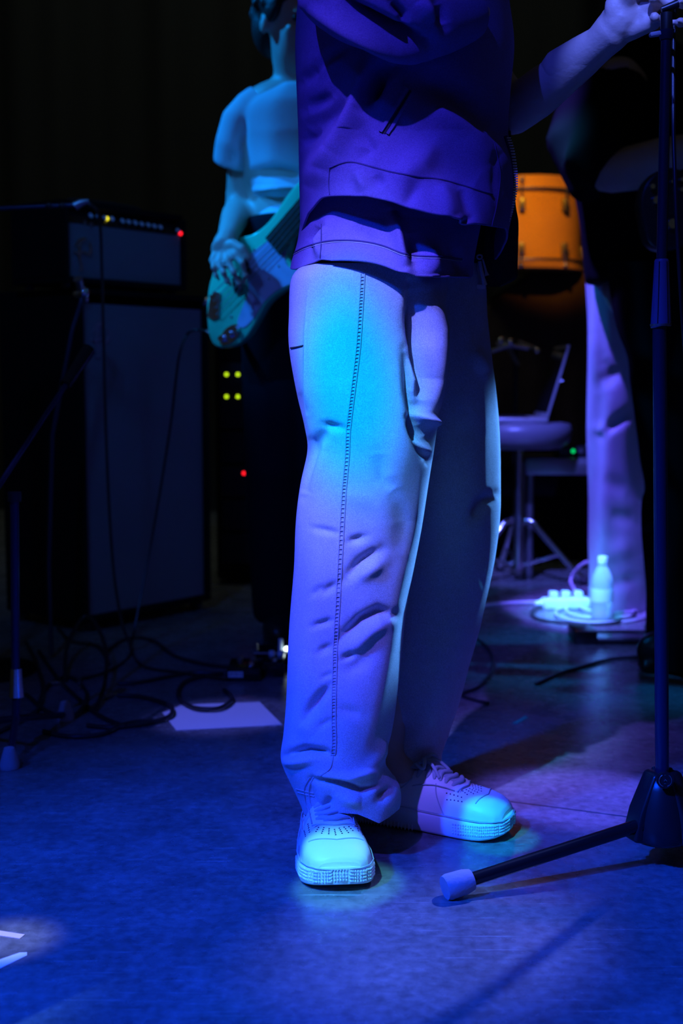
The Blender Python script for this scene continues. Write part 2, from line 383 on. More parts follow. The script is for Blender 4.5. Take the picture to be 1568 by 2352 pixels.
def loft_leg(rows, Yc, Dp, nz=260, nk=160, pw=2.3, y0=None, y1=None, open_bottom=True, seed=0, ruffle=0.0012):
    """tube of cloth: rows = [(py, left px, right px)], Yc(py), Dp(py) half depth"""
    rl = smooth_tab([(r[0], r[1]) for r in rows]); rr = smooth_tab([(r[0], r[2]) for r in rows])
    y0 = rows[0][0]; y1 = rows[-1][0]; vs = []
    rng = np.random.RandomState(seed)
    ph = rng.rand(8)*6.28
    for i in range(nz):
        py = y0+(y1-y0)*i/(nz-1); yc = Yc(py); dp = Dp(py)
        a = P(interp(rl, py), py, yc); b = P(interp(rr, py), py, yc); c = (a+b)/2; h = (b.x-a.x)/2
        for k in range(nk):
            t = 2*math.pi*k/nk; ct, st = math.cos(t), math.sin(t)
            e = 2/pw; x = h*math.copysign(abs(ct)**e, ct); y = dp*math.copysign(abs(st)**e, st)
            wob = ruffle*(math.sin(5*t+py*0.011+ph[0])+0.8*math.sin(3*t-py*0.017+ph[1])+0.6*math.sin(9*t+py*0.006+ph[2]))
            vs.append(Vector((c.x+x+wob*ct, yc+y+wob*st, P(784, py, yc+min(0, y)).z)))
    fs = [((i+1)*nk+k, (i+1)*nk+(k+1) % nk, i*nk+(k+1) % nk, i*nk+k) for i in range(nz-1) for k in range(nk)]
    return vs, fs

# ------------------------------------------------------------------ the setting
def structure(o): o['kind'] = 'structure'; return o
structure(mesh_obj('floor', [(-9,-3,0),(9,-3,0),(9,9,0),(-9,9,0)], [(0,1,2,3)], 'floor'))
vs = []; fs = []; NC = 400
for i in range(NC+1):
    x = -9+18*i/NC; yy = 7.2+0.07*math.sin(x*9)+0.03*math.sin(x*23+1)
    vs += [(x, yy, 0), (x, yy, 5.2)]
for i in range(NC): fs.append((2*i, 2*i+2, 2*i+3, 2*i+1))
structure(mesh_obj('wall_back', vs, fs, 'curtain'))

# ------------------------------------------------------------------ people: shared builders
def build_body(name, parent, j, mname, voxel=0.009, hands=True, fat=1.0):
    """one continuous figure from joint positions"""
    b = MB(); V = Vector; j = {k: V(v) for k, v in j.items()}
    side = j['side'].normalized(); fwd = j['fwd'].normalized(); up = V((0,0,1))
    R = Matrix((side, fwd, up)).transposed()
    pel, ch, nk, hd = j['pelvis'], j['chest'], j['neck'], j['head']
    b.ell(pel, (0.155*fat, 0.11*fat, 0.13), R); b.ell((pel+ch)/2, (0.135*fat, 0.095*fat, 0.18), R); b.ell(ch, (0.165*fat, 0.115*fat, 0.17), R)
    b.ell(ch+up*0.12, (0.155*fat, 0.085, 0.07), R)
    b.tube([ch+up*0.10, nk, hd-up*0.02], [0.075, 0.056, 0.054], round_end=True)
    hr = j.get('headside', side).normalized(); hf = j.get('headfwd', fwd).normalized(); hu = hr.cross(hf).normalized()
    H = Matrix((hr, hf, hu)).transposed()
    def h(x, y, z): return hd + H @ V((x, y, z))
    b.ell(h(0, -0.012, 0.045), (0.073, 0.092, 0.085), H); b.ell(h(0, 0.030, -0.035), (0.054, 0.058, 0.082), H)
    b.ell(h(0, 0.055, -0.085), (0.028, 0.026, 0.026), H)
    b.tube([h(0, 0.086, 0.02), h(0, 0.106, -0.022)], [0.009, 0.014], round_end=True)
    b.ell(h(0, 0.096, -0.028), (0.018, 0.012, 0.009), H)
    for sx in (-1, 1):
        b.ell(h(sx*0.030, 0.078, 0.030), (0.022, 0.012, 0.008), H)
        b.ell(h(sx*0.038, 0.066, -0.010), (0.020, 0.016, 0.016), H)
        b.ell(h(sx*0.076, -0.006, 0.0), (0.009, 0.019, 0.032), H)
        b.ell(h(sx*0.078, -0.006, -0.02), (0.006, 0.010, 0.013), H)
    b.ell(h(0, 0.084, -0.052), (0.022, 0.010, 0.006), H); b.ell(h(0, 0.083, -0.064), (0.018, 0.010, 0.006), H)
    for s in ('l', 'r'):
        if 'shoulder_'+s in j:
            sh, el, wr = j['shoulder_'+s], j['elbow_'+s], j['wrist_'+s]
            b.tube([ch+up*0.11, sh], [0.06, 0.056], round_end=True)
            b.tube([sh, sh.lerp(el, 0.5), el], [0.053, 0.046, 0.037], round_end=True)
            b.tube([el, el.lerp(wr, 0.3), wr], [0.037, 0.040*j.get('fore', V((1,0,0))).x, 0.0265], round_end=True)
        if 'hip_'+s in j:
            hp, kn, an = j['hip_'+s], j['knee_'+s], j['ankle_'+s]
            b.tube([hp, hp.lerp(kn, 0.5), kn], [0.082, 0.068, 0.05], round_end=True)
            b.tube([kn, kn.lerp(an, 0.3), an], [0.048, 0.05, 0.034], round_end=True)
            if 'toe_'+s in j: b.tube([an, an.lerp(j['toe_'+s], 0.6), j['toe_'+s]], [0.034, 0.03, 0.022], round_end=True)
    o = mesh_obj('body', b.v, b.f, mname, parent); remesh(o, voxel, 7)
    # face details
    for sx in (-1, 1):
        MB().ell(h(sx*0.030, 0.076, 0.016), (0.013, 0.011, 0.009), H, 12, 8).build('eye', 'hair', o)
    lip = MB().tube([h(-0.022, 0.088, -0.058), h(0, 0.094, -0.057), h(0.022, 0.088, -0.058)], 0.003, 6); lip.build('mouth', 'hole', o)
    # hair
    hb = MB(); hb.ell(h(0, -0.022, 0.066), (0.082, 0.094, 0.084), H); hb.ell(h(0, -0.05, 0.01), (0.074, 0.066, 0.085), H)
    for sx in (-1, 1): hb.ell(h(sx*0.066, 0.012, 0.045), (0.016, 0.034, 0.04), H)
    for i in range(26):
        a = i/26*6.28; hb.tube([h(0.05*math.cos(a), -0.02+0.06*math.sin(a), 0.12), h(0.084*math.cos(a), -0.02+0.09*math.sin(a)*(0.8 if math.sin(a) > 0 else 1), 0.075-0.02*(i % 3))], [0.018, 0.011], 8, round_end=True)
    ho = mesh_obj('hair', hb.v, hb.f, 'hair', parent); remesh(ho, 0.006, 2)
    return o

def hand_mesh(parent, wrist, palm_c, fingers, thumb, palm_r, palm_rot, m, voxel=0.0032, fr=0.0085, forearm=None, name='hand'):
    """palm with five separate chains: each finger is a list of joints rooted in the palm"""
    b = MB(); b.ell(palm_c, palm_r, palm_rot, 24, 16)
    b.tube([wrist, Vector(wrist).lerp(Vector(palm_c), 0.6)], [0.0265, 0.030], round_end=True)
    for f in fingers: b.tube([Vector(wrist).lerp(Vector(f[0]), 0.12), Vector(wrist).lerp(Vector(f[0]), 0.6), Vector(f[0])], [0.016, 0.0145, 0.0118], 14, round_end=True)
    if forearm: b.tube(forearm[0], forearm[1], 20, round_end=True)
    for i, f in enumerate(fingers):
        r = fr*(1.0, 1.03, 1.0, 0.88)[i % 4]; n = len(f)
        b.tube([Vector(palm_c).lerp(Vector(f[0]), 0.6)]+list(f), [r*1.15, r*1.1]+[r*(1.0-0.16*k) for k in range(1, n)], 12, round_end=True)
        for q in f[1:-1]: b.ell(q, (r*1.04,)*3, None, 10, 8)
    b.tube([Vector(palm_c).lerp(Vector(thumb[0]), 0.3)]+list(thumb), [fr*1.6]+[fr*(1.5-0.18*k) for k in range(len(thumb))], 12, round_end=True)
    o = mesh_obj(name, b.v, b.f, m, parent); remesh(o, voxel, 5, 0.5); return o

# ------------------------------------------------------------------ sneakers
def outline_w(t):   # half width along the shoe, heel t=0 .. toe t=1
    return 0.054*np.interp(t, [0, .03, .08, .2, .4, .6, .75, .88, .95, .985, 1], [.25, .55, .68, .75, .80, .92, 1.0, .97, .82, .58, .24])
def sneaker(name, parent, heel, toe, side_s, mir=1, bow=True):
    """low white sneaker between two floor points"""
    heel = Vector(heel); toe = Vector(toe); L = (toe-heel).length; fw = (toe-heel).normalized(); sd = Vector((fw.y, -fw.x, 0))*mir
    def T(t, s, z): return heel + fw*(t*L) + sd*s + Vector((0, 0, z))
    def curve(t): return 0.006*math.sin(t*3.1)     # last bends a little
    root = mesh_obj(name, [], [], None, parent)
    # sole : rounded cup, toe slightly raised
    N = 56; K = 28; v = []; f = []
    ts = [0.5-0.5*math.cos(math.pi*i/(N-1)) for i in range(N)]
    for t in ts:
        w = float(outline_w(t)); lift = 0.013*max(0, (t-0.80)/0.20)**2 + 0.003*max(0, (0.08-t)/0.08); top = 0.034+0.006*(1-t)+0.004*max(0, (t-0.85)/0.15)
        for k in range(K):
            a = 2*math.pi*k/K; ca, sa = math.cos(a), math.sin(a)
            e = 0.28; x = w*math.copysign(abs(ca)**e, ca); zz = (lift+top)/2+(top-lift)/2*math.copysign(abs(sa)**e, sa)
            bul = 1.0+0.035*math.cos((zz-0.018)/0.018*1.4)
            v.append(T(t, x*bul+curve(t), max(0.0, zz)))
    for i in range(N-1):
        for k in range(K): f.append((i*K+k, i*K+(k+1) % K, (i+1)*K+(k+1) % K, (i+1)*K+k))
    f += [tuple(range(K)), tuple(range(N*K-1, (N-1)*K-1, -1))]
    o = MB(); o.v = v; o.f = f; sole = o.build('sole', 'rubber_white', root, True, False)
    def rimpt(s, z, out=0.0):  # s in 0..1 around the outline from heel round the toe to heel
        if s <= 0.5: t = s*2; sg = 1
        else: t = (1-s)*2; sg = -1
        t = 0.5-0.5*math.cos(math.pi*t)
        w = float(outline_w(t)); k = 1+out/0.05
        p = T(t, sg*w*k+curve(t), z)
        if t > 0.97: p += fw*out
        if t < 0.03: p -= fw*out
        return p
    # foxing stitch line, toe ridges and side ribs
    st = MB(); st.tube([rimpt(i/160, 0.0355+0.005*(1-(0.5-0.5*math.cos(math.pi*(min(i/160, 1-i/160)*2)))), 0.0008) for i in range(161)], 0.0009, 6); st.build('welt_stitch', 'lace', sole)
    rb = MB()
    for row in range(4):
        z = 0.009+row*0.0048
        for i in range(64):
            s = 0.5+(i-31.5)/64*0.36; t = abs(s-0.5)*2
            lift = 0.011*max(0, (1-t*1.3))**2
            p = rimpt(s, z+lift*0.9, 0.0020); rb.ell(p, (0.0013, 0.0013, 0.0016), None, 6, 4)
        for q in range(-3, 4): rb.ell(T(1.0, q*0.0042, z+0.011)+fw*0.0012, (0.0013, 0.0013, 0.0016), None, 6, 4)
    rb.build('toe_ridges', 'rubber_white', sole)['kind'] = 'stuff'
    rb = MB()
    for sg in (0, 1):
        for i in range(26):
            s = 0.06+i*0.0072; s = s if sg == 0 else 1-s
            p = rimpt(s, 0.0065, 0.0012); rb.ell(p, (0.0014, 0.0014, 0.0062), None, 6, 6)
    rb.build('side_ribs', 'rubber_white', sole)['kind'] = 'stuff'
    # upper
    def hgt(t): return float(np.interp(t, [0, .02, .06, .15, .28, .40, .50, .58, .66, .74, .84, .92, .97, 1], [.052, .075, .085, .085, .083, .090, .094, .089, .081, .073, .067, .060, .050, .036]))
    N2, K2 = 70, 44; v = []; f = []
    ts = [0.015+0.967*(0.5-0.5*math.cos(math.pi*i/(N2-1))) for i in range(N2)]
    for t in ts:
        w = float(outline_w(t))*0.95; h = hgt(t); z0 = 0.028
        for k in range(K2+1):
            a = math.pi*k/K2; ca, sa = math.cos(a), math.sin(a)
            nar = np.interp(t, [0, .3, .5, .7, .85, 1], [.62, .70, .78, .92, 1.0, 1.0]) ; ex = np.interp(t, [0, .5, .8, 1], [.62, .75, .52, .45])
            x = math.copysign(abs(ca)**0.8, ca)*w; zz = z0+(h-z0)*abs(sa)**ex
            fr = (zz-z0)/max(1e-4, h-z0); x *= 1-(1-nar)*fr
            v.append(T(t, x+curve(t), zz))
    for i in range(N2-1):
        for k in range(K2): f.append((i*(K2+1)+k, i*(K2+1)+k+1, (i+1)*(K2+1)+k+1, (i+1)*(K2+1)+k))
    f += [tuple(range(K2, -1, -1)), tuple(range((N2-1)*(K2+1), N2*(K2+1)))]
    o = MB(); o.v = v; o.f = f; up = o.build('upper', 'leather', root, True, False)
    bv = bvh_of(up)
    def top(t, s, lift=0.0):
        w = float(outline_w(t))*0.95
        org = T(t, s+curve(t), 0.2); h = bv.ray_cast(org, Vector((0,0,-1)))
        if not h[0]: return T(t, s+curve(t), hgt(t)*0.8), Vector((0,0,1))
        n = h[1] if h[1].z > 0 else -h[1]
        return h[0]+n*lift, n
    # eyestay: raised U shaped leather piece round the laces
    ey = MB()
    for sg in (-1, 1):
        vs_ = []; fs_ = []
        for i in range(25):
            t = 0.44+i/24*0.29
            for q in range(4):
                s = sg*(0.013+q*0.006); p, n = top(t, s, 0.0024 if q in (0,1,2) else 0.0002); vs_.append(p)
        for i in range(24):
            for q in range(3): fs_.append((i*4+q, i*4+q+1, (i+1)*4+q+1, (i+1)*4+q))
        ey.add(vs_, fs_)
    vs_ = []; fs_ = []
    for i in range(7):
        for q in range(15):
            s = (q-7)/7*0.031; t = 0.705+i/6*0.045-abs(s)*0.9*(i/6); p, n = top(t, s, 0.0024 if i < 6 else 0.0002); vs_.append(p)
    for i in range(6):
        for q in range(14): fs_.append((i*15+q, i*15+q+1, (i+1)*15+q+1, (i+1)*15+q))
    ey.add(vs_, fs_); e = ey.build('eyestay', 'leather', root, True, False)
    for edge in (-1, 1):
        pts = [top(0.45+i*0.0125, edge*0.0305, 0.0026)[0] for i in range(21)]; MB().tube(pts, 0.0009, 6).build('seam', 'lace', e)
    pts = [top(0.745-abs((q-10)/10*0.031)*0.9, (q-10)/10*0.031, 0.0028)[0] for q in range(21)]; MB().tube(pts, 0.0011, 6).build('seam', 'lace', e)
    # tongue and laces
    tg = MB(); vs_ = []; fs_ = []
    for i in range(14):
        t = 0.40+i/13*0.31
        for q in range(9):
            s = (q-4)/4*0.014; p, n = top(t, s, 0.003); vs_.append(p+Vector((0,0, 0.006*max(0, (0.5-t)/0.1) if t < 0.5 else 0)))
    for i in range(13):
        for q in range(8): fs_.append((i*9+q, i*9+q+1, (i+1)*9+q+1, (i+1)*9+q))
    tg.add(vs_, fs_); tg.build('tongue', 'lace', root, True, False)
    for i in range(6):
        t = 0.47+i*0.044; lc = []
        for q in range(11):
            s = (q-5)/5*0.022; p, n = top(t+0.012*math.sin(q*0.6+i), s, 0.0055-0.003*abs(q-5)/5); lc.append(p)
        MB().tube(lc, [0.0026]+[0.0040]*9+[0.0026], 10, round_end=True).build('lace', 'lace', root)
    kn = MB()   # bow
    p0, _ = top(0.47, 0, 0.010)
    for sg in (-1, 1):
        loop = bez([p0, p0+sd*sg*0.016+fw*0.010+Vector((0,0,.010)), p0+sd*sg*0.032+fw*0.014+Vector((0,0,.0)), p0+sd*sg*0.020-fw*0.002+Vector((0,0,.002)), p0], 6); kn.tube(loop, 0.0030, 8)
        kn.tube(bez([p0, p0+sd*sg*0.012+fw*0.020+Vector((0,0,.003)), p0+sd*sg*0.024+fw*0.038-Vector((0,0,.014))], 6), 0.0027, 8, round_end=True)
    kn.ell(p0, (0.006, 0.006, 0.005)); kn.build('lace_bow', 'lace', root) if bow else None
    # panel seams on the side
    for sg in (-1, 1):
        for path in ([(0.66, 0.036), (0.63, 0.05), (0.60, 0.066), (0.585, 0.080)], [(0.30, 0.038), (0.33, 0.055), (0.40, 0.070), (0.44, 0.084)], [(0.10, 0.042), (0.14, 0.056), (0.20, 0.066), (0.26, 0.074)]):
            pts = []
            for t, z in [(p.x, p.y) for p in bez([(a, b, 0) for a, b in path], 6)]:
                h = bv.ray_cast(T(t, sg*0.15, z), -sd*sg)
                if h[0]: pts.append(h[0]+sd*sg*0.0006)
            if len(pts) > 2: MB().tube(pts, 0.0010, 6).build('panel_seam', 'lace', up)
    # vamp edge seam and punched holes in the toe box
    pts = []
    for q in range(21):
        s = (q-10)/10*0.040; p, n = top(0.865-0.9*abs(s)*0.8, s, 0.0006); pts.append(p)
    MB().tube(pts, 0.0010, 6).build('toe_seam', 'lace', up)
    ho = MB()
    for c in range(-3, 4):
        for r in range(4 if abs(c) < 3 else 3):
            t = 0.775+r*0.016-abs(c)*0.012; s = c*0.0075*(1+r*0.10); p, n = top(t, s, 0.0002)
            q = n.to_track_quat('Z', 'Y').to_matrix(); ho.lathe([(0.0012, -0.001), (0.0012, 0.0004)], p, q, 8)
    for sg in (-1, 1):
        for r in range(2):
            for c in range(5):
                t = 0.66+c*0.022+r*0.01; s = sg*(0.036+r*0.006-0.0*c); p, n = top(t, s, 0.0002); q = n.to_track_quat('Z', 'Y').to_matrix(); ho.lathe([(0.0012, -0.001), (0.0012, 0.0004)], p, q, 8)
    ho.build('punched_holes', 'hole', up)['kind'] = 'stuff'
    return root

# ------------------------------------------------------------------ the singer (centre)
singer = thing('person', 'person in wide pale trousers, dark jacket and white sneakers, one hand on the microphone stand', 'person', (0.0, 2.08, 0.0))
heel_n = G(752, 1900); 
near_toe = G(782, 2052); near_toe.z = 0; near_heel = near_toe+Vector((-0.022, 0.287, 0)); 
far_toe = G(1172, 1923); far_toe.z = 0; far_heel = far_toe+Vector((-0.262, 0.118, 0))
J = dict(side=(0.15,-1,0), fwd=(1,0.15,0), pelvis=(0.06,2.10,0.95), chest=(0.10,2.10,1.27), neck=(0.11,2.10,1.47), head=(0.13,2.10,1.60),
    hip_r=(0.03,2.02,0.90), knee_r=(0.03,2.01,0.50), ankle_r=(near_heel.x+0.01, near_heel.y-0.06, 0.10), toe_r=(near_heel.x+0.012, near_heel.y-0.12, 0.07),
    hip_l=(0.07,2.19,0.90), knee_l=(0.13,2.20,0.50), ankle_l=(far_heel.x+0.06, far_heel.y-0.02, 0.10), toe_l=(far_heel.x+0.11, far_heel.y-0.05, 0.07),
    shoulder_r=(0.07,1.92,1.42), elbow_r=tuple(P(815,-45,1.86)), wrist_r=tuple(P(1085,28,1.88)),
    shoulder_l=(0.12,2.27,1.42), elbow_l=tuple(P(1175,262,2.20)), wrist_l=tuple(P(1392,92,2.05)))
body = build_body('body', singer, J, 'skin', 0.009, fat=0.86)
# left hand round the microphone stand
STX, STY = P(1527, 300, 1.97).x, 1.97
pc = P(1440, 22, 2.02)
Rp = Matrix.Rotation(0.15, 3, 'Z') @ Matrix.Rotation(0.45, 3, 'Y')
fing = []
for i, (px0, py0) in enumerate([(1490, -92), (1500, -42), (1507, 6), (1503, 50)]):
    a = P(px0, py0, 2.005); r = 0.022 if i < 3 else 0.020
    zc = a.z; base = Vector((STX, STY, zc))
    chain = [a]
    for ang in (150, 80, 10, -55):
        q = math.radians(ang); chain.append(base+Vector((math.cos(q)*r, math.sin(q)*r, -0.004*(150-ang)/60)))
    fing.append(chain)
th = [P(1450, -60, 1.985), P(1478, -95, 1.955), P(1510, -110, 1.940), P(1545, -118, 1.945)]
hand_mesh(body, P(1392, 92, 2.05), pc, fing, th, (0.036, 0.016, 0.034), Rp, 'skin', fr=0.0088,
          forearm=([P(1290, 165, 2.12), P(1340, 128, 2.085), P(1378, 98, 2.055), P(1405, 72, 2.04)], [0.037, 0.032, 0.0262, 0.030]), name='left_hand')

# trousers: two legs of one garment
near_rows = [(604,700,1024),(640,671,1026),(720,668,1024),(800,667,1020),(900,680,1010),(980,698,1002),(1035,705,995),(1110,690,983),(1200,680,968),(1300,675,950),(1400,668,934),(1500,662,922),(1600,657,908),(1680,651,896),(1740,646,884),(1775,655,893),(1810,672,915),(1850,692,921),(1876,702,917)]
far_rows = [(604,800,1100),(640,800,1112),(720,800,1118),(800,800,1128),(900,810,1138),(1000,820,1143),(1100,830,1146),(1180,835,1147),(1270,840,1137),(1360,840,1120),(1440,840,1103),(1520,838,1080),(1600,838,1058),(1680,840,1030),(1730,842,1012),(1760,845,1010),(1800,848,992)]
v1, f1 = loft_leg(near_rows, lambda y: np.interp(y, [560, 1000, 1900], [2.0, 2.0, 2.015]), lambda y: np.interp(y, [560, 900, 1500, 1800, 1880], [0.10, 0.105, 0.10, 0.12, 0.12]), 420, 260, 2.5, seed=1)
v2, f2 = loft_leg(far_rows, lambda y: np.interp(y, [560, 1000, 1900], [2.21, 2.22, 2.18]), lambda y: np.interp(y, [560, 900, 1500, 1800, 1900], [0.10, 0.11, 0.10, 0.075, 0.07]), 300, 180, 2.2, seed=2)
# hem of the near leg follows the shoe: lower front edge rises and falls
hem = [(640,1850),(702,1868),(735,1874),(780,1862),(820,1866),(870,1888),(895,1872),(925,1845)]
for i, p in enumerate(v1):
    row = i//260
    if row > 360:
        px, py = proj(p); k = (row-360)/59.0
        if p.y < 2.05: 
            tgt = interp(hem, px); dy = (tgt-1872)*k*p.y/F; p.z -= dy
tm = MB(); tm.add(v1, f1); tm.add(v2, f2)
# close the waist so the garment reads as one piece
trousers = mesh_obj('trousers', tm.v, tm.f, 'twill', singer)
A = 1.0
fold(trousers, [
    ([(752,985),(722,1020),(706,1085),(694,1140)], 14, -0.012), ([(740,975),(790,985)], 9, -0.006), ([(735,1030),(700,1130)], 20, 0.005),
    ([(945,650),(950,740),(962,820),(975,870),(968,930)], 13, -0.030), ([(958,700),(955,800)], 30, -0.012),
    ([(985,660),(1000,760),(995,880),(990,960)], 22, 0.018),
    ([(930,800),(940,900),(958,980),(985,1010)], 12, -0.016), ([(950,950),(1003,975)], 9, 0.014), ([(940,960),(965,1020),(985,1060)], 11, -0.018),
    ([(955,1010),(990,1045)], 8, 0.012),
    ([(870,1040),(880,1100),(905,1130)], 18, -0.005), ([(900,1120),(930,1200),(920,1280)], 22, -0.004),
    ([(715,1212),(780,1226)], 8, -0.004), ([(800,1245),(840,1232)], 9, -0.006),
    ([(795,1330),(830,1290),(875,1262)], 13, -0.010), ([(820,1330),(880,1290)], 16, 0.006), ([(735,1365),(775,1340)], 10, -0.006),
    ([(712,1370),(740,1345)], 8, -0.003), ([(715,1440),(762,1425)], 8, -0.006), ([(780,1470),(830,1425),(870,1405),(905,1412)], 13, -0.014),
    ([(800,1500),(850,1450),(890,1430)], 16, 0.008), ([(730,1500),(762,1482)], 9, -0.005), ([(785,1515),(815,1500)], 9, -0.008), ([(785,1545),(820,1530),(850,1500)], 18, -0.005),
    ([(735,1560),(765,1545)], 7, -0.003), ([(700,1650),(730,1605),(757,1575)], 11, -0.014), ([(690,1660),(720,1690)], 20, 0.004), ([(730,1670),(764,1652)], 8, -0.004),
    ([(775,1625),(830,1645)], 12, -0.004), ([(655,1735),(700,1722),(745,1728),(764,1736)], 9, -0.016), ([(650,1752),(720,1745)], 10, 0.008),
    ([(715,1790),(770,1795),(830,1815),(880,1800)], 8, -0.013), ([(712,1800),(718,1830),(735,1870)], 8, -0.004), ([(730,1782),(800,1788),(860,1775)], 9, 0.010),
    ([(760,1830),(740,1868)], 10, -0.008), ([(780,1830),(830,1845)], 14, 0.008), ([(850,1770),(890,1700)], 16, 0.008), ([(870,1840),(905,1800)], 12, -0.012),
    ([(1085,1190),(1110,1150),(1138,1135)], 13, -0.012), ([(1090,800),(1110,860)], 14, 0.01), ([(935,1660),(900,1740)], 20, -0.01),
    ([(790,1130),(860,1160)], 20, 0.002), ([(680,900),(700,960)], 14, -0.004)], k=1.15)
tb = bvh_of(trousers)
seam_px = [(833,628),(829,700),(822,800),(810,900),(800,985),(797,1050),(790,1130),(783,1250),(776,1380),(770,1480),(768,1560),(766,1640),(767,1700),(765,1735)]
for off, nm in ((-5, 'outer_seam'), (5, 'outer_seam')):
    MB().tube(surf_path(tb, [(a+off*0.9, b) for a, b in seam_px], 0.0004, 16), 0.0011, 6).build(nm, 'seam', trousers)
st = MB(); pp = [(p.x, p.y) for p in bez([(a, b, 0) for a, b in seam_px], 24)]
acc = 0; last = pp[0]
for q in pp:
    acc += math.dist(q, last); last = q
    if acc > 6.5:
        acc = 0
        a, n1 = on_surf(tb, q[0]-4, q[1]); b_, n2 = on_surf(tb, q[0]+4, q[1])
        if a and b_: st.tube([a+n1*0.0009, b_+n2*0.0009], 0.0007, 5)
st.build('seam_stitches', 'seam', trousers)['kind'] = 'stuff'
MB().tube(surf_path(tb, [(765,1735),(757,1765),(735,1782)], 0.0004, 10), 0.0011, 6).build('outer_seam', 'seam', trousers)
MB().tube(surf_path(tb, [(712,1785),(700,1808),(702,1840),(712,1866)], 0.0004, 10), 0.0011, 6).build('outer_seam', 'seam', trousers)
MB().tube(surf_path(tb, [(720,1785),(710,1808),(712,1840),(722,1868)], 0.0004, 10), 0.0011, 6).build('outer_seam', 'seam', trousers)
MB().tube(surf_path(tb, [(680,1812),(720,1822)], 0.0004, 10), 0.0009, 6).build('hem_seam', 'seam', trousers)
MB().tube(surf_path(tb, [(683,1820),(722,1829)], 0.0004, 10), 0.0009, 6).build('hem_seam', 'seam', trousers)
# back pocket corner edge
MB().tube(surf_path(tb, [(668,799),(682,797),(700,793)], 0.0006, 6), 0.0012, 6).build('pocket_edge', 'hole', trousers)
# rear pocket overlap panel (raised edge down the back of the thigh)
fold(trousers, [([(712,640),(704,760),(703,880),(708,1000)], 5, 0.0035)])

# shirt and jacket: open tubes whose hem line is traced, closed over the shoulders
def torso_shell(name, outline, top_py, hemf, hemb, Yc, Dp, m, nz=150, nk=300, pw=2.2, gap=None, ysw=0.0):
    """outline: (py, left px, right px); hemf: hem py as a function of px on the side towards the lens"""
    rl = smooth_tab([(r[0], r[1]) for r in outline]); rr = smooth_tab([(r[0], r[2]) for r in outline])
    vs = []; hf = smooth_tab(hemf)
    for i in range(nz):
        for k in range(nk):
            t = 2*math.pi*k/nk; ct, st = math.cos(t), math.sin(t); e = 2/pw
            sx = math.copysign(abs(ct)**e, ct); sy = math.copysign(abs(st)**e, st)
            # estimate the column's px at the hem and its hem row
            hl, hr = interp(rl, 560), interp(rr, 560); pxh = (hl+hr)/2+(hr-hl)/2*sx
            hy = interp(hf, pxh); hb_ = hemb
            mix = 0.5-0.5*max(-1, min(1, sy*2.2)); end = hy*mix+hb_*(1-mix)
            py = top_py+(end-top_py)*(i/(nz-1)); yc = Yc(py); dp = Dp(py)
            a = P(interp(rl, py), py, yc); b = P(interp(rr, py), py, yc); c = (a+b)/2; h = (b.x-a.x)/2
            vs.append(Vector((c.x+h*sx, yc+dp*sy+ysw*sx, P(784, py, yc+min(0, dp*sy)).z)))
    fs = []
    for i in range(nz-1):
        for k in range(nk):
            kk = (k+1) % nk
            if gap and gap[0] <= k/nk <= gap[1] and i/nz > gap[2]: continue
            fs.append(((i+1)*nk+k, (i+1)*nk+kk, i*nk+kk, i*nk+k))
    return vs, fs
def thicken(o, th):
    s = o.modifiers.new('s', 'SOLIDIFY'); s.thickness = th; s.offset = -1
    bpy.context.view_layer.update(); dg = bpy.context.evaluated_depsgraph_get()
    me = bpy.data.meshes.new_from_object(o.evaluated_get(dg)); o.modifiers.clear(); o.data = me
    me.polygons.foreach_set('use_smooth', [True]*len(me.polygons))

sh_out = [(300,700,1110),(450,695,1110),(520,688,1100),(560,682,1092),(600,670,1085),(640,663,1082)]
sh_hem = [(660,634),(700,618),(745,601),(790,598),(840,601),(880,610),(925,628),(960,634),(1010,636),(1050,637),(1082,640)]
v, f = torso_shell('shirt', sh_out, 300, sh_hem, 600, lambda y: 2.09, lambda y: np.interp(y, [300, 500, 640], [0.18, 0.19, 0.225]), 'shirt', 150, 300)
shirt = mesh_obj('shirt', v, f, 'shirt', singer)
fold(shirt, [([(752,520),(738,560),(742,600)], 14, 0.012), ([(715,560),(735,520)], 12, -0.008), ([(900,480),(920,560),(935,620)], 14, 0.014), ([(940,530),(950,600)], 16, -0.016),
             ([(985,570),(1000,630)], 16, 0.010), ([(1040,570),(1065,630)], 12, -0.006), ([(800,520),(870,560)], 22, -0.006)])
sb = bvh_of(shirt)
for dy, r_ in ((-30, 0.0013), (-26, 0.0008)):
    MB().tube(surf_path(sb, [(672,606+dy+6),(700,600+dy-2),(745,583+dy+2),(790,578+dy+4),(840,582+dy+4),(880,592+dy+3),(925,608+dy+4),(960,616+dy+2),(1010,620+dy),(1060,626+dy)], 0.0003, 8), r_, 6).build('hem_seam', 'jacket_seam' if dy == -30 else 'seam', shirt)
MB().tube(surf_path(sb, [(738,515),(737,560),(735,600)], 0.0003, 8), 0.0009, 6).build('side_seam', 'jacket_seam', shirt)
MB().tube(surf_path(sb, [(668,631),(700,617),(745,600),(790,597),(840,600),(880,609),(925,627),(960,633),(1010,635),(1075,636)], 0.0006, 8), 0.0016, 6).build('hem_edge', 'shirt', shirt)
thicken(shirt, 0.002)

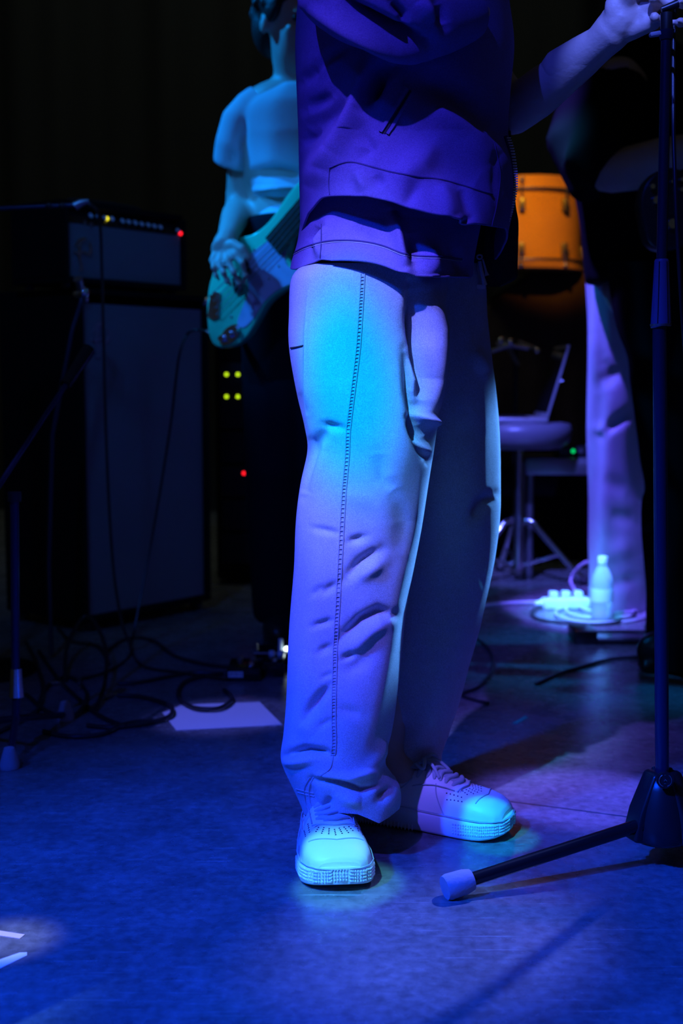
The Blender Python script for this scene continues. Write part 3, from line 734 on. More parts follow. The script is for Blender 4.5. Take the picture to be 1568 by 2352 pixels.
jk_out = [(-330,820,1060),(-250,740,1120),(-100,700,1150),(0,684,1165),(100,678,1176),(200,681,1168),(300,685,1162),(350,686,1170),(400,687,1178),(450,688,1177),(500,689,1168),(540,690,1160),(600,690,1160)]
jk_hem = [(680,528),(700,505),(722,478),(742,455),(770,450),(810,450),(850,455),(900,470),(950,487),(1000,500),(1050,512),(1100,521),(1145,526),(1170,524)]
v, f = torso_shell('jacket', jk_out, -330, jk_hem, 600, lambda y: 2.09, lambda y: np.interp(y, [-330, -250, 0, 300, 420, 530], [0.14, 0.21, 0.22, 0.225, 0.245, 0.27]), 'jacket', 260, 420, 2.15)
jacket = mesh_obj('jacket', v, f, 'jacket', singer)
fold(jacket, [
    ([(855,130),(835,200),(800,290),(765,350),(745,400)], 22, 0.022), ([(850,230),(870,170),(900,150)], 16, -0.030), ([(880,160),(850,205),(835,250)], 14, -0.022),
    ([(700,300),(750,270),(800,230)], 18, -0.014), ([(690,330),(730,300)], 12, -0.012), ([(690,190),(740,150),(790,110)], 14, -0.016), ([(715,170),(780,130)], 14, 0.012), ([(700,250),(760,215)], 14, -0.012),
    ([(770,340),(730,380),(705,430)], 24, 0.010), ([(820,370),(850,340),(830,300)], 14, -0.008), ([(860,400),(880,430)], 14, -0.008), ([(820,390),(840,440)], 14, 0.008),
    ([(900,420),(960,380),(1000,330)], 30, 0.012), ([(960,420),(930,470)], 15, -0.008), ([(980,360),(1100,420)], 35, -0.008), ([(1010,420),(1040,500)], 20, 0.010), ([(1060,430),(1085,505)], 14, -0.008),
    ([(1085,500),(1060,515)], 7, -0.012), ([(1000,240),(1080,300),(1140,370)], 30, 0.014), ([(950,170),(1050,220),(1130,300)], 34, -0.022), ([(1130,340),(1140,480)], 8, -0.003)], k=1.0)
jb = bvh_of(jacket)
MB().tube(surf_path(jb, [(757,385),(800,372),(850,382),(900,395),(960,405),(1010,412),(1060,425),(1100,438),(1130,446)], 0.0002, 10), 0.0012, 6).build('waist_seam', 'jacket_seam', jacket)
MB().tube(surf_path(jb, [(757,385),(755,420),(757,447)], 0.0002, 8), 0.0011, 6).build('side_seam', 'jacket_seam', jacket)
MB().tube(surf_path(jb, [(1135,330),(1148,400),(1140,470),(1128,520)], 0.0003, 10), 0.0009, 6).build('placket_seam', 'jacket_seam', jacket)
# pocket welts
def strip(bv, p, q, wpx, lift, m, name, parent, n=14):
    vs_ = []; fs_ = []; d = Vector((q[0]-p[0], q[1]-p[1], 0)).normalized(); w = Vector((-d.y, d.x, 0))*wpx/2
    for i in range(n):
        c = Vector((p[0]+(q[0]-p[0])*i/(n-1), p[1]+(q[1]-p[1])*i/(n-1), 0))
        for s in (-1, -0.9, 0.9, 1):
            a, nn = on_surf(bv, c.x+w.x*s, c.y+w.y*s)
            if a is None: return
            vs_.append(a+nn*(lift if abs(s) < 1 else -0.001))
    for i in range(n-1):
        for k in range(3): fs_.append((i*4+k, i*4+k+1, (i+1)*4+k+1, (i+1)*4+k))
    return mesh_obj(name, vs_, fs_, m, parent, False)
strip(jb, (934,204), (874,304), 9, 0.0035, 'jacket', 'pocket_welt', jacket)
strip(jb, (950,212), (890,309), 8, 0.0030, 'jacket', 'pocket_welt', jacket)
strip(jb, (942,208), (882,307), 5, 0.0012, 'hole', 'pocket_opening', jacket)
# sleeve of the near arm
slv = MB()
sp = bez([P(915,-330,2.0), P(840,-180,1.93), P(790,-75,1.86), P(815,-20,1.83), P(890,22,1.82), P(985,48,1.84), P(1085,30,1.88)], 14)
nS = len(sp); T0 = [0.085,0.088,0.075,0.066,0.058,0.050,0.034]
rad = [float(np.interp(i/(nS-1), np.linspace(0, 1, 7), T0)) for i in range(nS)]
slv.tube(sp, rad, 64, cap=False)
sleeve = mesh_obj('sleeve', slv.v, slv.f, 'jacket', jacket); remesh_ok = True
sub = sleeve.modifiers.new('u', 'SUBSURF'); sub.levels = 2
bpy.context.view_layer.update(); dg = bpy.context.evaluated_depsgraph_get(); me = bpy.data.meshes.new_from_object(sleeve.evaluated_get(dg)); sleeve.modifiers.clear(); sleeve.data = me
fold(sleeve, [([(770,-10),(820,25),(900,70),(980,98)], 17, -0.034), ([(700,10),(790,60),(900,115),(980,140)], 16, 0.014), ([(720,50),(800,95),(870,130)], 8, -0.010), ([(900,0),(925,30),(930,60)], 10, -0.014), ([(960,0),(1000,50)], 16, 0.012), ([(740,-40),(790,0)], 14, -0.012), ([(1000,10),(1020,60)], 14, -0.012)])
# zip teeth down the open front edge
zp = [(1160,312),(1170,345),(1176,385),(1178,420),(1174,455),(1166,490),(1158,512)]
tape = surf_path(jb, [(a-4, b) for a, b in zp], 0.001, 12)
zy = [P(p.x+1, p.y, 1.985) for p in bez([(a, b, 0) for a, b in zp], 12)]
MB().tube(zy, 0.0028, 8).build('zip_tape', 'jacket_seam', jacket)
zt = MB(); Lz = 0
for i in range(1, len(zy)):
    a, b_ = zy[i-1], zy[i]
    Lz += (b_-a).length
    if Lz > 0.0030: Lz = 0; zt.box(b_+Vector((0.0030, -0.003, 0)), (0.0060, 0.003, 0.0018))
zt.build('zip_teeth', 'zip_metal', jacket)['kind'] = 'stuff'
# far front panel of the open jacket, hanging lower, seen from its dark side
fp = []
pan = [(300,1120,1172),(380,1130,1179),(440,1135,1181),(475,1120,1184),(510,1105,1190),(560,1098,1190),(610,1104,1189),(640,1110,1186),(658,1118,1150)]
v, f = loft_leg(pan, lambda y: 2.18, lambda y: 0.012, 60, 60, 2.2, ruffle=0.001, seed=4)
panel = mesh_obj('front_panel', v, f, 'lining', jacket)
fold(panel, [([(1165,480),(1150,640)], 16, 0.004)])
pl = MB()
for i in range(10): pl.box(P(1099-i*0.15, 610+i*4.1, 2.155), (0.0045, 0.003, 0.0022))
pl.build('zip_teeth', 'zip_metal', panel)
pl = MB(); pl.tube([P(1101,600,2.150), P(1109,640,2.148), P(1112,655,2.150)], [0.003, 0.0035, 0.005], 8); pl.box(P(1103,659,2.15), (0.016, 0.006, 0.007)); 
rg = [P(1101+6*math.cos(a), 590+5*math.sin(a), 2.15) for a in [k*0.5236 for k in range(13)]]; pl.tube(rg, 0.0014, 6); pl.tube([P(1108,595,2.15), P(1116,625,2.148), P(1118,633,2.148)], [0.0016,0.002,0.004], 8)
pl.build('zip_slider', 'zip_metal', panel)
thicken(jacket, 0.003)
s1 = sneaker('sneaker', singer, near_heel, near_toe, 1, bow=False); s2 = sneaker('sneaker', singer, far_heel, far_toe, 1, -1)

# ------------------------------------------------------------------ microphone stand on the right
def cyl(p, q, r, seg=24): return MB().tube([p, q], r, seg)
base = G(1519, 1985); SY = base.y
mstand = thing('microphone_stand', 'black tripod microphone stand with grey rubber feet beside the person in pale trousers', 'microphone stand', tuple(base))
def S(px, py): return P(px, py, SY)
cyl(S(1520, 1780), S(1514, 740), 0.0102).build('lower_pole', 'pole', mstand)
b = MB(); b.tube([S(1518,748), S(1517,744)], [0.0148,0.0152], 32); b.tube([S(1517,744), S(1519,600)], [0.0148, 0.0105], 32); b.tube([S(1519,600), S(1519,595)], [0.0105, 0.009], 32); cl = b.build('height_clutch', 'clutch', mstand)
MB().tube([S(1517,744)+Vector((0.0,0,0)), S(1517,749)], [0.0156, 0.0150], 32).build('clutch_ring', 'steel', cl)
for k in range(6):
    a = k*1.047; MB().tube([S(1517,744)+Vector((0.0147*math.cos(a),0.0147*math.sin(a),0)), S(1519,602)+Vector((0.0107*math.cos(a),0.0107*math.sin(a),0))], 0.0007, 6).build('grip_rib', 'black_metal', cl)
cyl(S(1519, 597), S(1531, 30), 0.0075).build('upper_pole', 'pole', mstand)
MB().tube([S(1530,92), S(1530,70)], [0.009,0.012], 20).build('pole_collar', 'pole', mstand)
MB().box(S(1520, 76), (0.036, 0.012, 0.006), Matrix.Rotation(-0.16, 3, 'Y')).build('clamp_plate', 'rubber_grey', mstand, bevel=0.002)
b = MB(); b.tube([S(1530,70), S(1530,30)], 0.0085, 20); b.tube([S(1518,22), S(1556,8)], [0.004, 0.006], 12); b.build('boom_joint', 'black_plastic', mstand)
# base housing
hub = S(1519, 1850)
b = MB(); b.lathe([(0.020, 0.052), (0.026, 0.050), (0.034, 0.030), (0.041, 0.005), (0.046, -0.022), (0.048, -0.045), (0.040, -0.052)], hub, None, 40)
hb = b.build('leg_housing', 'black_plastic', mstand, True, False)
for k in range(3):
    a = math.radians((200, 318, 78)[k]); d = Vector((math.cos(a), math.sin(a), 0)); t = Vector((-d.y, d.x, 0))
    b = MB(); pr = [(0.014, 0.056), (0.024, 0.052), (0.046, 0.0), (0.054, -0.030), (0.056, -0.046), (0.02, -0.052)]
    vv = []
    for r, z in pr:
        for s_ in (-0.016, 0.016): vv.append(hub+d*r+t*s_*(1 if z > 0 else 1.15)+Vector((0,0,z)))
    n = len(pr); ff = [(2*i, 2*i+1, 2*i+3, 2*i+2) for i in range(n-1)]+[tuple(2*i for i in range(n))[::-1], tuple(2*i+1 for i in range(n)), (2*n-2, 2*n-1, 1, 0)]
    b.add(vv, ff); b.build('housing_lobe', 'black_plastic', hb, True, True, 0.004, 3)
# emblem: ring with bars on the housing
ep = P(1527, 1792, SY-0.045); er = Matrix.Rotation(math.radians(70), 3, 'X')
b = MB(); b.tube([ep+Vector((0,0.004,0)), ep+Vector((0,-0.001,-0.0005))], 0.0125, 32); plate = b.build('emblem_plate', 'black_plastic', hb)
b = MB()
for a0, a1 in ((-60, 70), (110, 240)):
    b.tube([ep+Vector((0.0092*math.sin(math.radians(a)), -0.0018, 0.0092*math.cos(math.radians(a)))) for a in [a0+(a1-a0)*k/12+90 for k in range(13)]], 0.0008, 6)
for dz in (0.0065, 0.0, -0.0065):
    b.tube([ep+Vector((-0.002,-0.0018,dz+0.0018)), ep+Vector((0.002,-0.0018,dz+0.0018)), ep+Vector((-0.002,-0.0018,dz-0.0018)), ep+Vector((0.002,-0.0018,dz-0.0018))] if dz else [ep+Vector((-0.002,-0.0018,-0.001)), ep+Vector((0,-0.0018,0.002)), ep+Vector((0.002,-0.0018,-0.001))], 0.0008, 6)
b.build('emblem', 'chrome', plate)
foot = G(1040, 2062); foot.z = 0.018
def leg(p, q, name='leg'):
    p = Vector(p); q = Vector(q); d = (q-p).normalized()
    L_ = MB().tube([p, q], 0.0098, 28).build(name, 'black_metal', mstand)
    MB().tube([q-d*0.006, q+d*0.004, q+d*0.030, q+d*0.036], [0.0150, 0.0175, 0.0185, 0.0165], 28).build('rubber_foot', 'rubber_grey', L_)
    MB().tube([p-d*0.004, p+d*0.02], 0.0125, 24).build('leg_socket', 'black_plastic', L_)
lp = P(1490, 1888, SY-0.015); leg(lp, lp.lerp(foot, 0.93))
l2 = hub+Vector((0.035, -0.035, -0.04)); leg(l2, Vector((base.x+0.20, base.y-0.26, 0.022)))
l3 = hub+Vector((0.01, 0.045, -0.04)); leg(l3, Vector((base.x+0.06, base.y+0.30, 0.022)))
# cable hanging beside the pole
mc = MB().tube(bez([P(1556, -20, 2.06), P(1547, 60, 2.06), P(1545, 230, 2.04), P(1549, 400, 2.01), P(1556, 560, 2.0), P(1566, 720, 2.0), P(1585, 1000, 2.02), P(1610, 1500, 2.05), G(1640, 1900, 0.006), G(1720, 1960, 0.006)], 14), 0.0032, 10).build('microphone_cable', 'cable', None)
tag(mc, 'thin black cable hanging down beside the black microphone stand pole', 'cable')

# ------------------------------------------------------------------ bass player (behind, left)
YB = 3.53
def B(px, py, dy=0.0): return P(px, py, YB+dy)
bassist = thing('person', 'person in a white t-shirt playing a mint green bass guitar', 'person', (B(690, 1400).x, YB, 0))
fb1 = G(640, 1478); fb2 = G(760, 1500)
J = dict(side=(-1,0,0), fwd=(0.0,-1,0), headside=(-0.8,-0.6,0), headfwd=(0.6,-0.8,-0.1), pelvis=B(690,640), chest=B(690,345), neck=B(680,190,-0.01), head=B(664,68,-0.03),
    hip_r=B(640,690), knee_r=B(640,1080,-0.05), ankle_r=fb1+Vector((0,0.05,0.09)), toe_r=fb1+Vector((0,-0.05,0.05)),
    hip_l=B(740,690), knee_l=B(750,1080,-0.05), ankle_l=fb2+Vector((0,0.05,0.09)), toe_l=fb2+Vector((0,-0.05,0.05)),
    shoulder_r=B(572,262), elbow_r=B(548,478,0.05), wrist_r=B(522,545,-0.22), shoulder_l=B(800,262), elbow_l=B(870,430,0.0), wrist_l=B(905,330,-0.22))
bb = build_body('body', bassist, J, 'skin', 0.010)
pc = B(512, 572, -0.255)
Rh = Matrix.Rotation(-0.3, 3, 'Y') @ Matrix.Rotation(0.5, 3, 'X')
fing = [[B(540,585,-.285), B(556,604,-.30), B(563,632,-.285), B(560,650,-.262)],
        [B(523,600,-.285), B(536,625,-.30), B(548,650,-.285), B(552,662,-.262)],
        [B(505,603,-.28), B(513,626,-.30), B(522,645,-.29), B(530,655,-.265)],
        [B(490,598,-.27), B(490,615,-.29), B(496,632,-.285), B(503,643,-.265)]]
th = [B(535,560,-.275), B(556,572,-.29), B(570,592,-.285)]
hand_mesh(bb, J['wrist_r'], pc, fing, th, (0.030, 0.015, 0.032), Rh, 'skin', voxel=0.0035, fr=0.0088, name='right_hand')
MB().tube([B(511+5*math.cos(k*.6), 607+4*math.sin(k*.6), -.303+0.008*math.sin(k*.6)) for k in range(12)], 0.002, 6).build('finger_ring', 'chrome', bb)
# t-shirt
t = MB(); rows = [(186,645,722),(203,612,750),(225,580,786),(245,562,808),(275,556,820),(320,560,822),(380,566,824),(430,578,815),(480,588,806),(515,592,802)]
v, f = loft_leg(rows, lambda y: YB, lambda y: np.interp(y, [186, 225, 300, 420, 515], [0.085, 0.11, 0.13, 0.12, 0.115]), 90, 80, 2.3, seed=6, ruffle=0.002)
t.add(v, f); t.f += [tuple(range(80)), tuple(range(len(v)-1, len(v)-81, -1))]
for sgn in (1,):
    t.tube([B(610,240), B(588,258), B(562,288), B(545,335), B(538,380,.02)], [0.06, 0.064, 0.066, 0.060, 0.058], 40)
    t.tube([B(790,255), B(820,285), B(840,335), B(850,375,.0)], [0.055, 0.062, 0.060, 0.062], 40)
tee = mesh_obj('t_shirt', t.v, t.f, 'tee', bassist); remesh(tee, 0.007, 5)
fold(tee, [([(585,400),(640,395),(700,405)], 12, -0.030), ([(580,436),(640,434),(700,430)], 6, 0.014), ([(590,465),(640,460),(700,455)], 13, -0.030), ([(590,500),(620,495),(660,485)], 8, 0.012),
           ([(560,275),(556,330),(562,380)], 6, -0.012), ([(545,330),(552,360),(550,385)], 5, 0.008), ([(530,345),(534,380)], 5, -0.006)])
t = MB(); 
MB().tube([B(681+46*math.cos(a), 196+20*math.sin(a), -0.02-0.075*math.sin(a)) for a in [k*2*math.pi/40 for k in range(41)]], 0.007, 10, cap=False).build('collar', 'tee', tee)
# trousers and shoes
t = MB()
t.ell(B(690,650), (0.165, 0.12, 0.15)); t.tube([B(640,690), B(632,1080,-0.04), fb1+Vector((0,0.04,0.07))], [0.105, 0.082, 0.075], 30); t.tube([B(740,690), B(750,1080,-0.04), fb2+Vector((0,0.04,0.07))], [0.105, 0.082, 0.075], 30)
t.tube([B(690,500), B(690,640)], [0.148, 0.16], 30)
o = mesh_obj('trousers', t.v, t.f, 'denim', bassist); remesh(o, 0.010, 6)
for fb in (fb1, fb2):
    t = MB(); t.ell(fb+Vector((0,-0.02,0.045)), (0.045, 0.10, 0.045)); t.ell(fb+Vector((0,0.06,0.05)), (0.042, 0.07, 0.055)); t.box(fb+Vector((0,0.01,0.012)), (0.08, 0.22, 0.024))
    o = mesh_obj('shoe', t.v, t.f, 'black_plastic', bassist); remesh(o, 0.006, 3)

# bass guitar, hanging in front of him
YG = YB-0.20
bass = thing('bass_guitar', 'mint green bass guitar with a pearly pickguard held by the person in the white t-shirt', 'guitar', tuple(P(580, 650, YG)))
def Bg(px, py, dy=0.0): return P(px, py, YG - 0.0004*(px-580) + dy)
out = [(478,765),(474,720),(477,670),(488,625),(505,590),(525,562),(548,546),(580,537),(608,517),(632,488),(660,446),(690,413),(715,402),(732,412),(728,440),(706,478),(688,512),(672,540),(664,566),(662,590),(672,606),(690,612),(704,622),(702,645),(688,656),(660,662),(635,676),(612,698),(590,735),(565,775),(540,793),(508,799),(488,790)]
pts = [(p.x, p.y) for p in bez([(a, b, 0) for a, b in out+[out[0]]], 5)][:-1]
nrm = (Bg(700,500)-Bg(500,500)).cross(Vector((0,0,1))).normalized(); nrm = nrm if nrm.y < 0 else -nrm
MB().prism([Bg(a, b) for a, b in pts], nrm, 0.042).build('body', 'mint', bass, True, True, 0.006, 3)
def plate(pxs, name, m, dy, th, smooth=4):
    q = [(p.x, p.y) for p in bez([(a, b, 0) for a, b in pxs+[pxs[0]]], smooth)][:-1] if smooth else pxs
    return MB().prism([Bg(a, b)+nrm*dy for a, b in q], nrm, th).build(name, m, bass, False)
plate([(566,592),(590,572),(618,550),(655,510),(672,500),(668,540),(655,585),(662,612),(686,620),(694,636),(680,648),(645,662),(610,690),(585,728),(562,752),(546,742),(560,700),(572,668),(566,630)], 'pickguard', 'pearl', 0.003, 0.003)
plate([(505,775),(520,755),(540,745),(552,752),(545,775),(528,790),(508,791)], 'control_plate', 'chrome', 0.004, 0.003)
for a, b_ in ((514,778),(531,768),(545,757)):
    c = Bg(a, b_)+nrm*0.004; MB().tube([c, c+nrm*0.016], [0.0095, 0.008], 20).build('control_knob', 'chrome', bass)
for a, b_ in ((641,611),(619,641),(531,727),(697,512),(584,574),(682,640)):
    c = Bg(a, b_)+nrm*0.003; MB().ell(c, (0.0035,0.0035,0.0035), None, 10, 8).build('screw', 'chrome', bass)
br = plate([(483,690),(493,668),(508,674),(504,730),(492,735),(478,728)], 'bridge', 'chrome', 0.006, 0.006, 0)
for k in range(4):
    c = Bg(492+k*1.5, 682+k*13)+nrm*0.008; MB().box(c, (0.018, 0.006, 0.008)).build('saddle', 'chrome', br, False)
for c0 in ((545,655),(566,617)):
    plate([(c0[0]-9,c0[1]-14),(c0[0]+5,c0[1]-22),(c0[0]+12,c0[1]+12),(c0[0]-2,c0[1]+20)], 'pickup', 'black_plastic', 0.012, 0.012, 0)
def nk(t, w, lift): 
    a = Bg(630,568); e = P(1000, 130, YG-0.28); d = (e-a).normalized(); s_ = d.cross(nrm).normalized(); return a.lerp(e, t)+s_*w+nrm*lift
b = MB(); vv = []
for t_ in (0.0, 1.0):
    for w, l in ((-0.030, 0.012), (0.030, 0.012), (0.024, -0.006), (-0.024, -0.006)): vv.append(nk(t_, w*(1-0.25*t_), l))
b.add(vv, [(0,1,2,3),(4,7,6,5),(0,4,5,1),(1,5,6,2),(2,6,7,3),(3,7,4,0)]); neck = b.build('neck', 'brown', bass, False)
for k in range(20):
    t_ = 0.12+0.88*(1-0.944**(20-k)) if False else 0.06+0.045*k
    MB().tube([nk(t_, -0.028*(1-.25*t_), 0.013), nk(t_, 0.028*(1-.25*t_), 0.013)], 0.0012, 6).build('fret', 'chrome', neck)
hd = MB(); hd.prism([nk(1.0,-0.024,0.008), nk(1.0,0.024,0.008), nk(1.05,0.05,0.0), nk(1.22,0.035,0.0), nk(1.28,-0.01,0.0), nk(1.2,-0.04,0.0), nk(1.05,-0.035,0.0)], nrm, 0.016); hd.build('headstock', 'mint', bass, False)
for k in range(4):
    w = -0.018+k*0.012; MB().tube([Bg(493+k*3, 676+k*16)+nrm*0.016, nk(0.0, w, 0.018), nk(1.0, w*0.75, 0.017)], 0.0011, 6).build('string', 'steel', bass)
MB().tube(bez([Bg(715,405)-nrm*0.0+Vector((0,0.01,0)), B(728,330,-0.14), B(735,250,-0.09), B(745,212,0.0), B(735,230,0.12), B(650,420,0.16), B(560,650,0.10), Bg(482,760)-nrm*0.03], 8), 0.012, 8).build('strap', 'black_cloth', bass)
MB().tube([Bg(484,772)-nrm*0.02, Bg(466,760)-nrm*0.02], [0.006, 0.005], 12).build('jack_plug', 'chrome', bass)
# instrument cable from the bass down to the floor
cb = MB().tube(bez([Bg(466,760)-nrm*0.02, Bg(450,758,0.0), Bg(430,768,.02), P(413,810,3.4), P(403,880,3.45), P(394,960,3.5), P(374,1090,3.55), P(350,1230,3.55), P(325,1360,3.5), P(308,1450,3.45), G(302,1490,0.006), G(330,1530,0.006), G(420,1545,0.006), G(520,1560,0.006)], 10), 0.0036, 8).build('instrument_cable', 'cable', None)
tag(cb, 'black cable curving from the mint green bass down past the speaker cabinet', 'cable')

# ------------------------------------------------------------------ bass amplifier stack (left)
A0 = G(205, 1455); A1 = G(480, 1400); dA = (A1-A0).normalized(); nA = Vector((dA.y, -dA.x, 0)); upv = Vector((0,0,1))
RA = Matrix((dA, -nA, upv)).transposed()
def AP(s, d, z): return A0+dA*s-nA*d+upv*z      # s along the face, d behind the face
wc = (A1-A0).length
cab = thing('speaker_cabinet', 'tall black speaker cabinet with a grey grille, standing on the floor under the amplifier', 'speaker', tuple(AP(wc/2, .2, 0)))
zt = 0.985
def shell(root, s0, s1, z0, z1, dep, th, m):
    for nm, c, d in (('side_panel', AP(s0+th/2, dep/2, (z0+z1)/2), (th, dep, z1-z0)), ('side_panel', AP(s1-th/2, dep/2, (z0+z1)/2), (th, dep, z1-z0)),
                     ('top_panel', AP((s0+s1)/2, dep/2, z1-th/2), (s1-s0-2*th, dep, th)), ('bottom_panel', AP((s0+s1)/2, dep/2, z0+th/2), (s1-s0-2*th, dep, th)),
                     ('back_panel', AP((s0+s1)/2, dep-th/2, (z0+z1)/2), (s1-s0-2*th, th, z1-z0-2*th))):
        MB().box(c, d, RA).build(nm, m, root, False, bevel=0.004)
shell(cab, -0.012, wc+0.012, 0.03, zt, 0.36, 0.016, 'tolex')
MB().box(AP(wc/2, 0.022, (zt+0.03)/2-0.012), (wc-0.012, 0.012, zt-0.03-0.06), RA).build('grille_cloth', 'grille', cab, False)
for s_ in (0.02, wc-0.02):
    for d in (0.04, 0.32): MB().tube([AP(s_, d, 0.0), AP(s_, d, 0.032)], [0.018, 0.022], 16).build('rubber_foot', 'rubber_black', cab)
for s_ in (-0.008, wc+0.008):
    MB().ell(AP(s_, 0.004, zt-0.018), (0.020, 0.020, 0.016), None, 14, 10).build('corner_cap', 'chrome', cab)
def script_mark(pts, m, root, s0, z0, sc, d=0.012):
    b = MB(); b.tube([AP(s0+a*sc, d, z0+c*sc) for a, c in [(p.x, p.y) for p in bez([(a, c, 0) for a, c in pts], 6)]], 0.0028, 6); b.build('chrome_badge', m, root)
sq = [(0.0,0.5),(0.3,0.9),(0.75,1.0),(0.35,0.75),(0.25,0.0),(0.4,-0.7),(0.2,-0.8)]; sq2 = [(-.25,.3),(0.1,.25),(0.5,.35),(0.8,.2),(1.0,.5),(0.9,.9)]
script_mark(sq, 'steel', cab, 0.045, zt-0.15, 0.055); script_mark(sq2, 'steel', cab, 0.05, zt-0.16, 0.055)
head = thing('amplifier', 'small black amplifier with a knob row and grey grille on top of the speaker cabinet', 'amplifier', tuple(AP(0.2, .12, zt)))
s0, s1 = -0.055, 0.415; z0 = zt+0.012; zh = 1.225; dep = 0.24
MB().box(AP((s0+s1)/2, dep/2, zh-0.008), (s1-s0, dep-0.03, 0.016), RA).build('top_panel', 'tolex', head, False, bevel=0.004)
MB().box(AP((s0+s1)/2, dep/2, z0+0.008), (s1-s0, dep, 0.016), RA).build('bottom_panel', 'tolex', head, False, bevel=0.004)
for s_ in (s0+0.006, s1-0.006): MB().box(AP(s_, dep/2, (z0+zh)/2), (0.012, dep, zh-z0-.032), RA).build('side_panel', 'tolex', head, False, bevel=0.003)
MB().box(AP((s0+s1)/2, dep-0.01, (z0+zh)/2), (s1-s0-.024, 0.012, zh-z0-.032), RA).build('back_panel', 'tolex', head, False)
MB().box(AP((s0+s1)/2, 0.018, z0+0.016+0.074), (s1-s0-0.03, 0.010, 0.148), RA).build('grille_cloth', 'grille', head, False)
cp = MB(); za, zb = z0+0.166, zh-0.016
q = [AP(s0+0.013, 0.012, za), AP(s1-0.013, 0.012, za), AP(s1-0.013, 0.040, zb), AP(s0+0.013, 0.040, zb)]
nC = (q[1]-q[0]).cross(q[3]-q[0]).normalized(); nC = nC if nC.dot(nA) > 0 else -nC
cp.prism(q, nC, 0.006); cpo = cp.build('control_panel', 'black_metal', head, False)
fr = [(204,500),(221,502),(236,505),(253,507),(277,512),(291,514),(306,516),(321,519),(336,521),(350,524),(364,526),(404,534)]
def onpanel(px, py):
    r = ray(px, py); o_ = Vector((0,0,CH)); t_ = (q[0]-o_).dot(nC)/r.dot(nC); return o_+r*t_
for k, (a, b_) in enumerate(fr):
    c = onpanel(a, b_); kb = MB().tube([c-nC*0.001, c+nC*0.010], [0.0085, 0.0072], 18).build('knob', 'black_plastic', cpo); MB().tube([c+nC*0.010, c+nC*0.0115], [0.0076, 0.0070], 18).build('knob_cap', 'knob', kb)
for nm, m, (a, b_) in (('jewel_lamp', 'led_yellow', (243,504)), ('pilot_lamp', 'led_red', (413,538))):
    c = onpanel(a, b_); MB().ell(c+nC*0.004, (0.0055,)*3, None, 14, 10).build(nm, m, cpo)
for a, b_ in ((194,512),(208,516)):
    c = onpanel(a, b_); MB().tube([c, c+nC*0.004], [0.005,0.005], 14).build('input_jack', 'steel', cpo)
script_mark(sq, 'chrome', head, -0.015, z0+0.075, 0.05, 0.008); script_mark(sq2, 'chrome', head, -0.01, z0+0.07, 0.05, 0.008)
MB().tube(bez([AP(s0+0.10,0.10,zh), AP(s0+0.12,0.10,zh+0.016), AP(s1-0.12,0.10,zh+0.016), AP(s1-0.10,0.10,zh)], 6), 0.006, 10).build('handle', 'rubber_black', head)
for s_ in (s0+0.03, s1-0.03):
    for d in (0.04, 0.2): MB().tube([AP(s_, d, zt), AP(s_, d, z0+0.001)], 0.014, 16).build('rubber_foot', 'rubber_black', head)
# cable hanging in front of both
hc = MB().tube(bez([P(205,468,3.25), P(228,500,3.42), P(234,620,3.5), P(237,740,3.5), P(242,950,3.5), P(250,1150,3.5), P(262,1320,3.48), P(280,1430,3.45), G(300,1500,0.006), G(250,1540,0.006), G(180,1560,0.006)], 10), 0.004, 8).build('hanging_cable', 'cable', None)
tag(hc, 'black cable hanging straight down across both amplifier grilles', 'cable')

# rack case with green lamps
rk = thing('rack_case', 'black rack case with four green lamps behind the speaker cabinet', 'case', (P(580, 1000, 4.7).x, 4.85, 0))
YR = 4.6; xa, xb = P(494, 900, YR).x, P(690, 900, YR).x; zt2 = P(560, 790, YR).z
MB().box(((xa+xb)/2, YR+0.22, zt2/2+0.01), (xb-xa, 0.42, zt2-0.02), None).build('case_body', 'tolex', rk, False, bevel=0.008)
for k in range(6):
    zz = 0.08+k*0.12; MB().box(((xa+xb)/2, YR+0.006, zz+0.05), (xb-xa-0.03, 0.012, 0.108), None).build('rack_panel', 'black_plastic', rk, False, bevel=0.002)
for k in (0,1):
    MB().box(((xa+xb)/2+(xb-xa)*0.3*(1 if k else -1), YR+0.2, 0.005), (0.05, 0.3, 0.012), None).build('skid', 'rubber_black', rk, False)
for a, b_ in ((520,860),(546,860),(520,911),(546,911)): MB().ell(P(a, b_, YR-0.001), (0.006,0.005,0.006), None, 12, 8).build('green_lamp', 'led_green', rk)
MB().ell(P(560,1087,YR-0.001), (0.006,0.005,0.006), None, 12, 8).build('red_lamp', 'led_red', rk)
MB().ell(P(608,1385,YR-0.001), (0.008,0.005,0.008), None, 12, 8).build('red_lamp', 'led_red', rk)

# ------------------------------------------------------------------ guitarist on the right
YQ = 3.5
def Q(px, py, dy=0.0): return P(px, py, YQ+dy)
gtr = thing('person', 'person in a black shirt and pale purple-lit trousers behind the microphone stand', 'person', (Q(1500, 1400).x, YQ, 0))
fq1 = G(1440, 1395); fq2 = G(1560, 1540)
J = dict(side=(0.4,-0.9,0), fwd=(0.9,0.4,0), pelvis=Q(1490,640), chest=Q(1460,330), neck=Q(1465,110), head=Q(1475,-60),
    hip_r=Q(1545,690,-0.1), knee_r=Q(1550,1080,-0.12), ankle_r=fq2+Vector((-0.02,0.05,0.09)), toe_r=fq2+Vector((0.05,0.02,0.05)),
    hip_l=P(1432,690,3.72), knee_l=P(1428,1060,3.93), ankle_l=fq1+Vector((0,-0.02,0.09)), toe_l=fq1+Vector((0.09,-0.03,0.05)),
    shoulder_r=Q(1420,180,-0.22), elbow_r=Q(1385,400,-0.28), wrist_r=Q(1590,340,-0.42), shoulder_l=Q(1500,180,0.2), elbow_l=Q(1600,330,0.15), wrist_l=Q(1760,260,-0.1))
gb = build_body('body', gtr, J, 'skin_dark', 0.011)
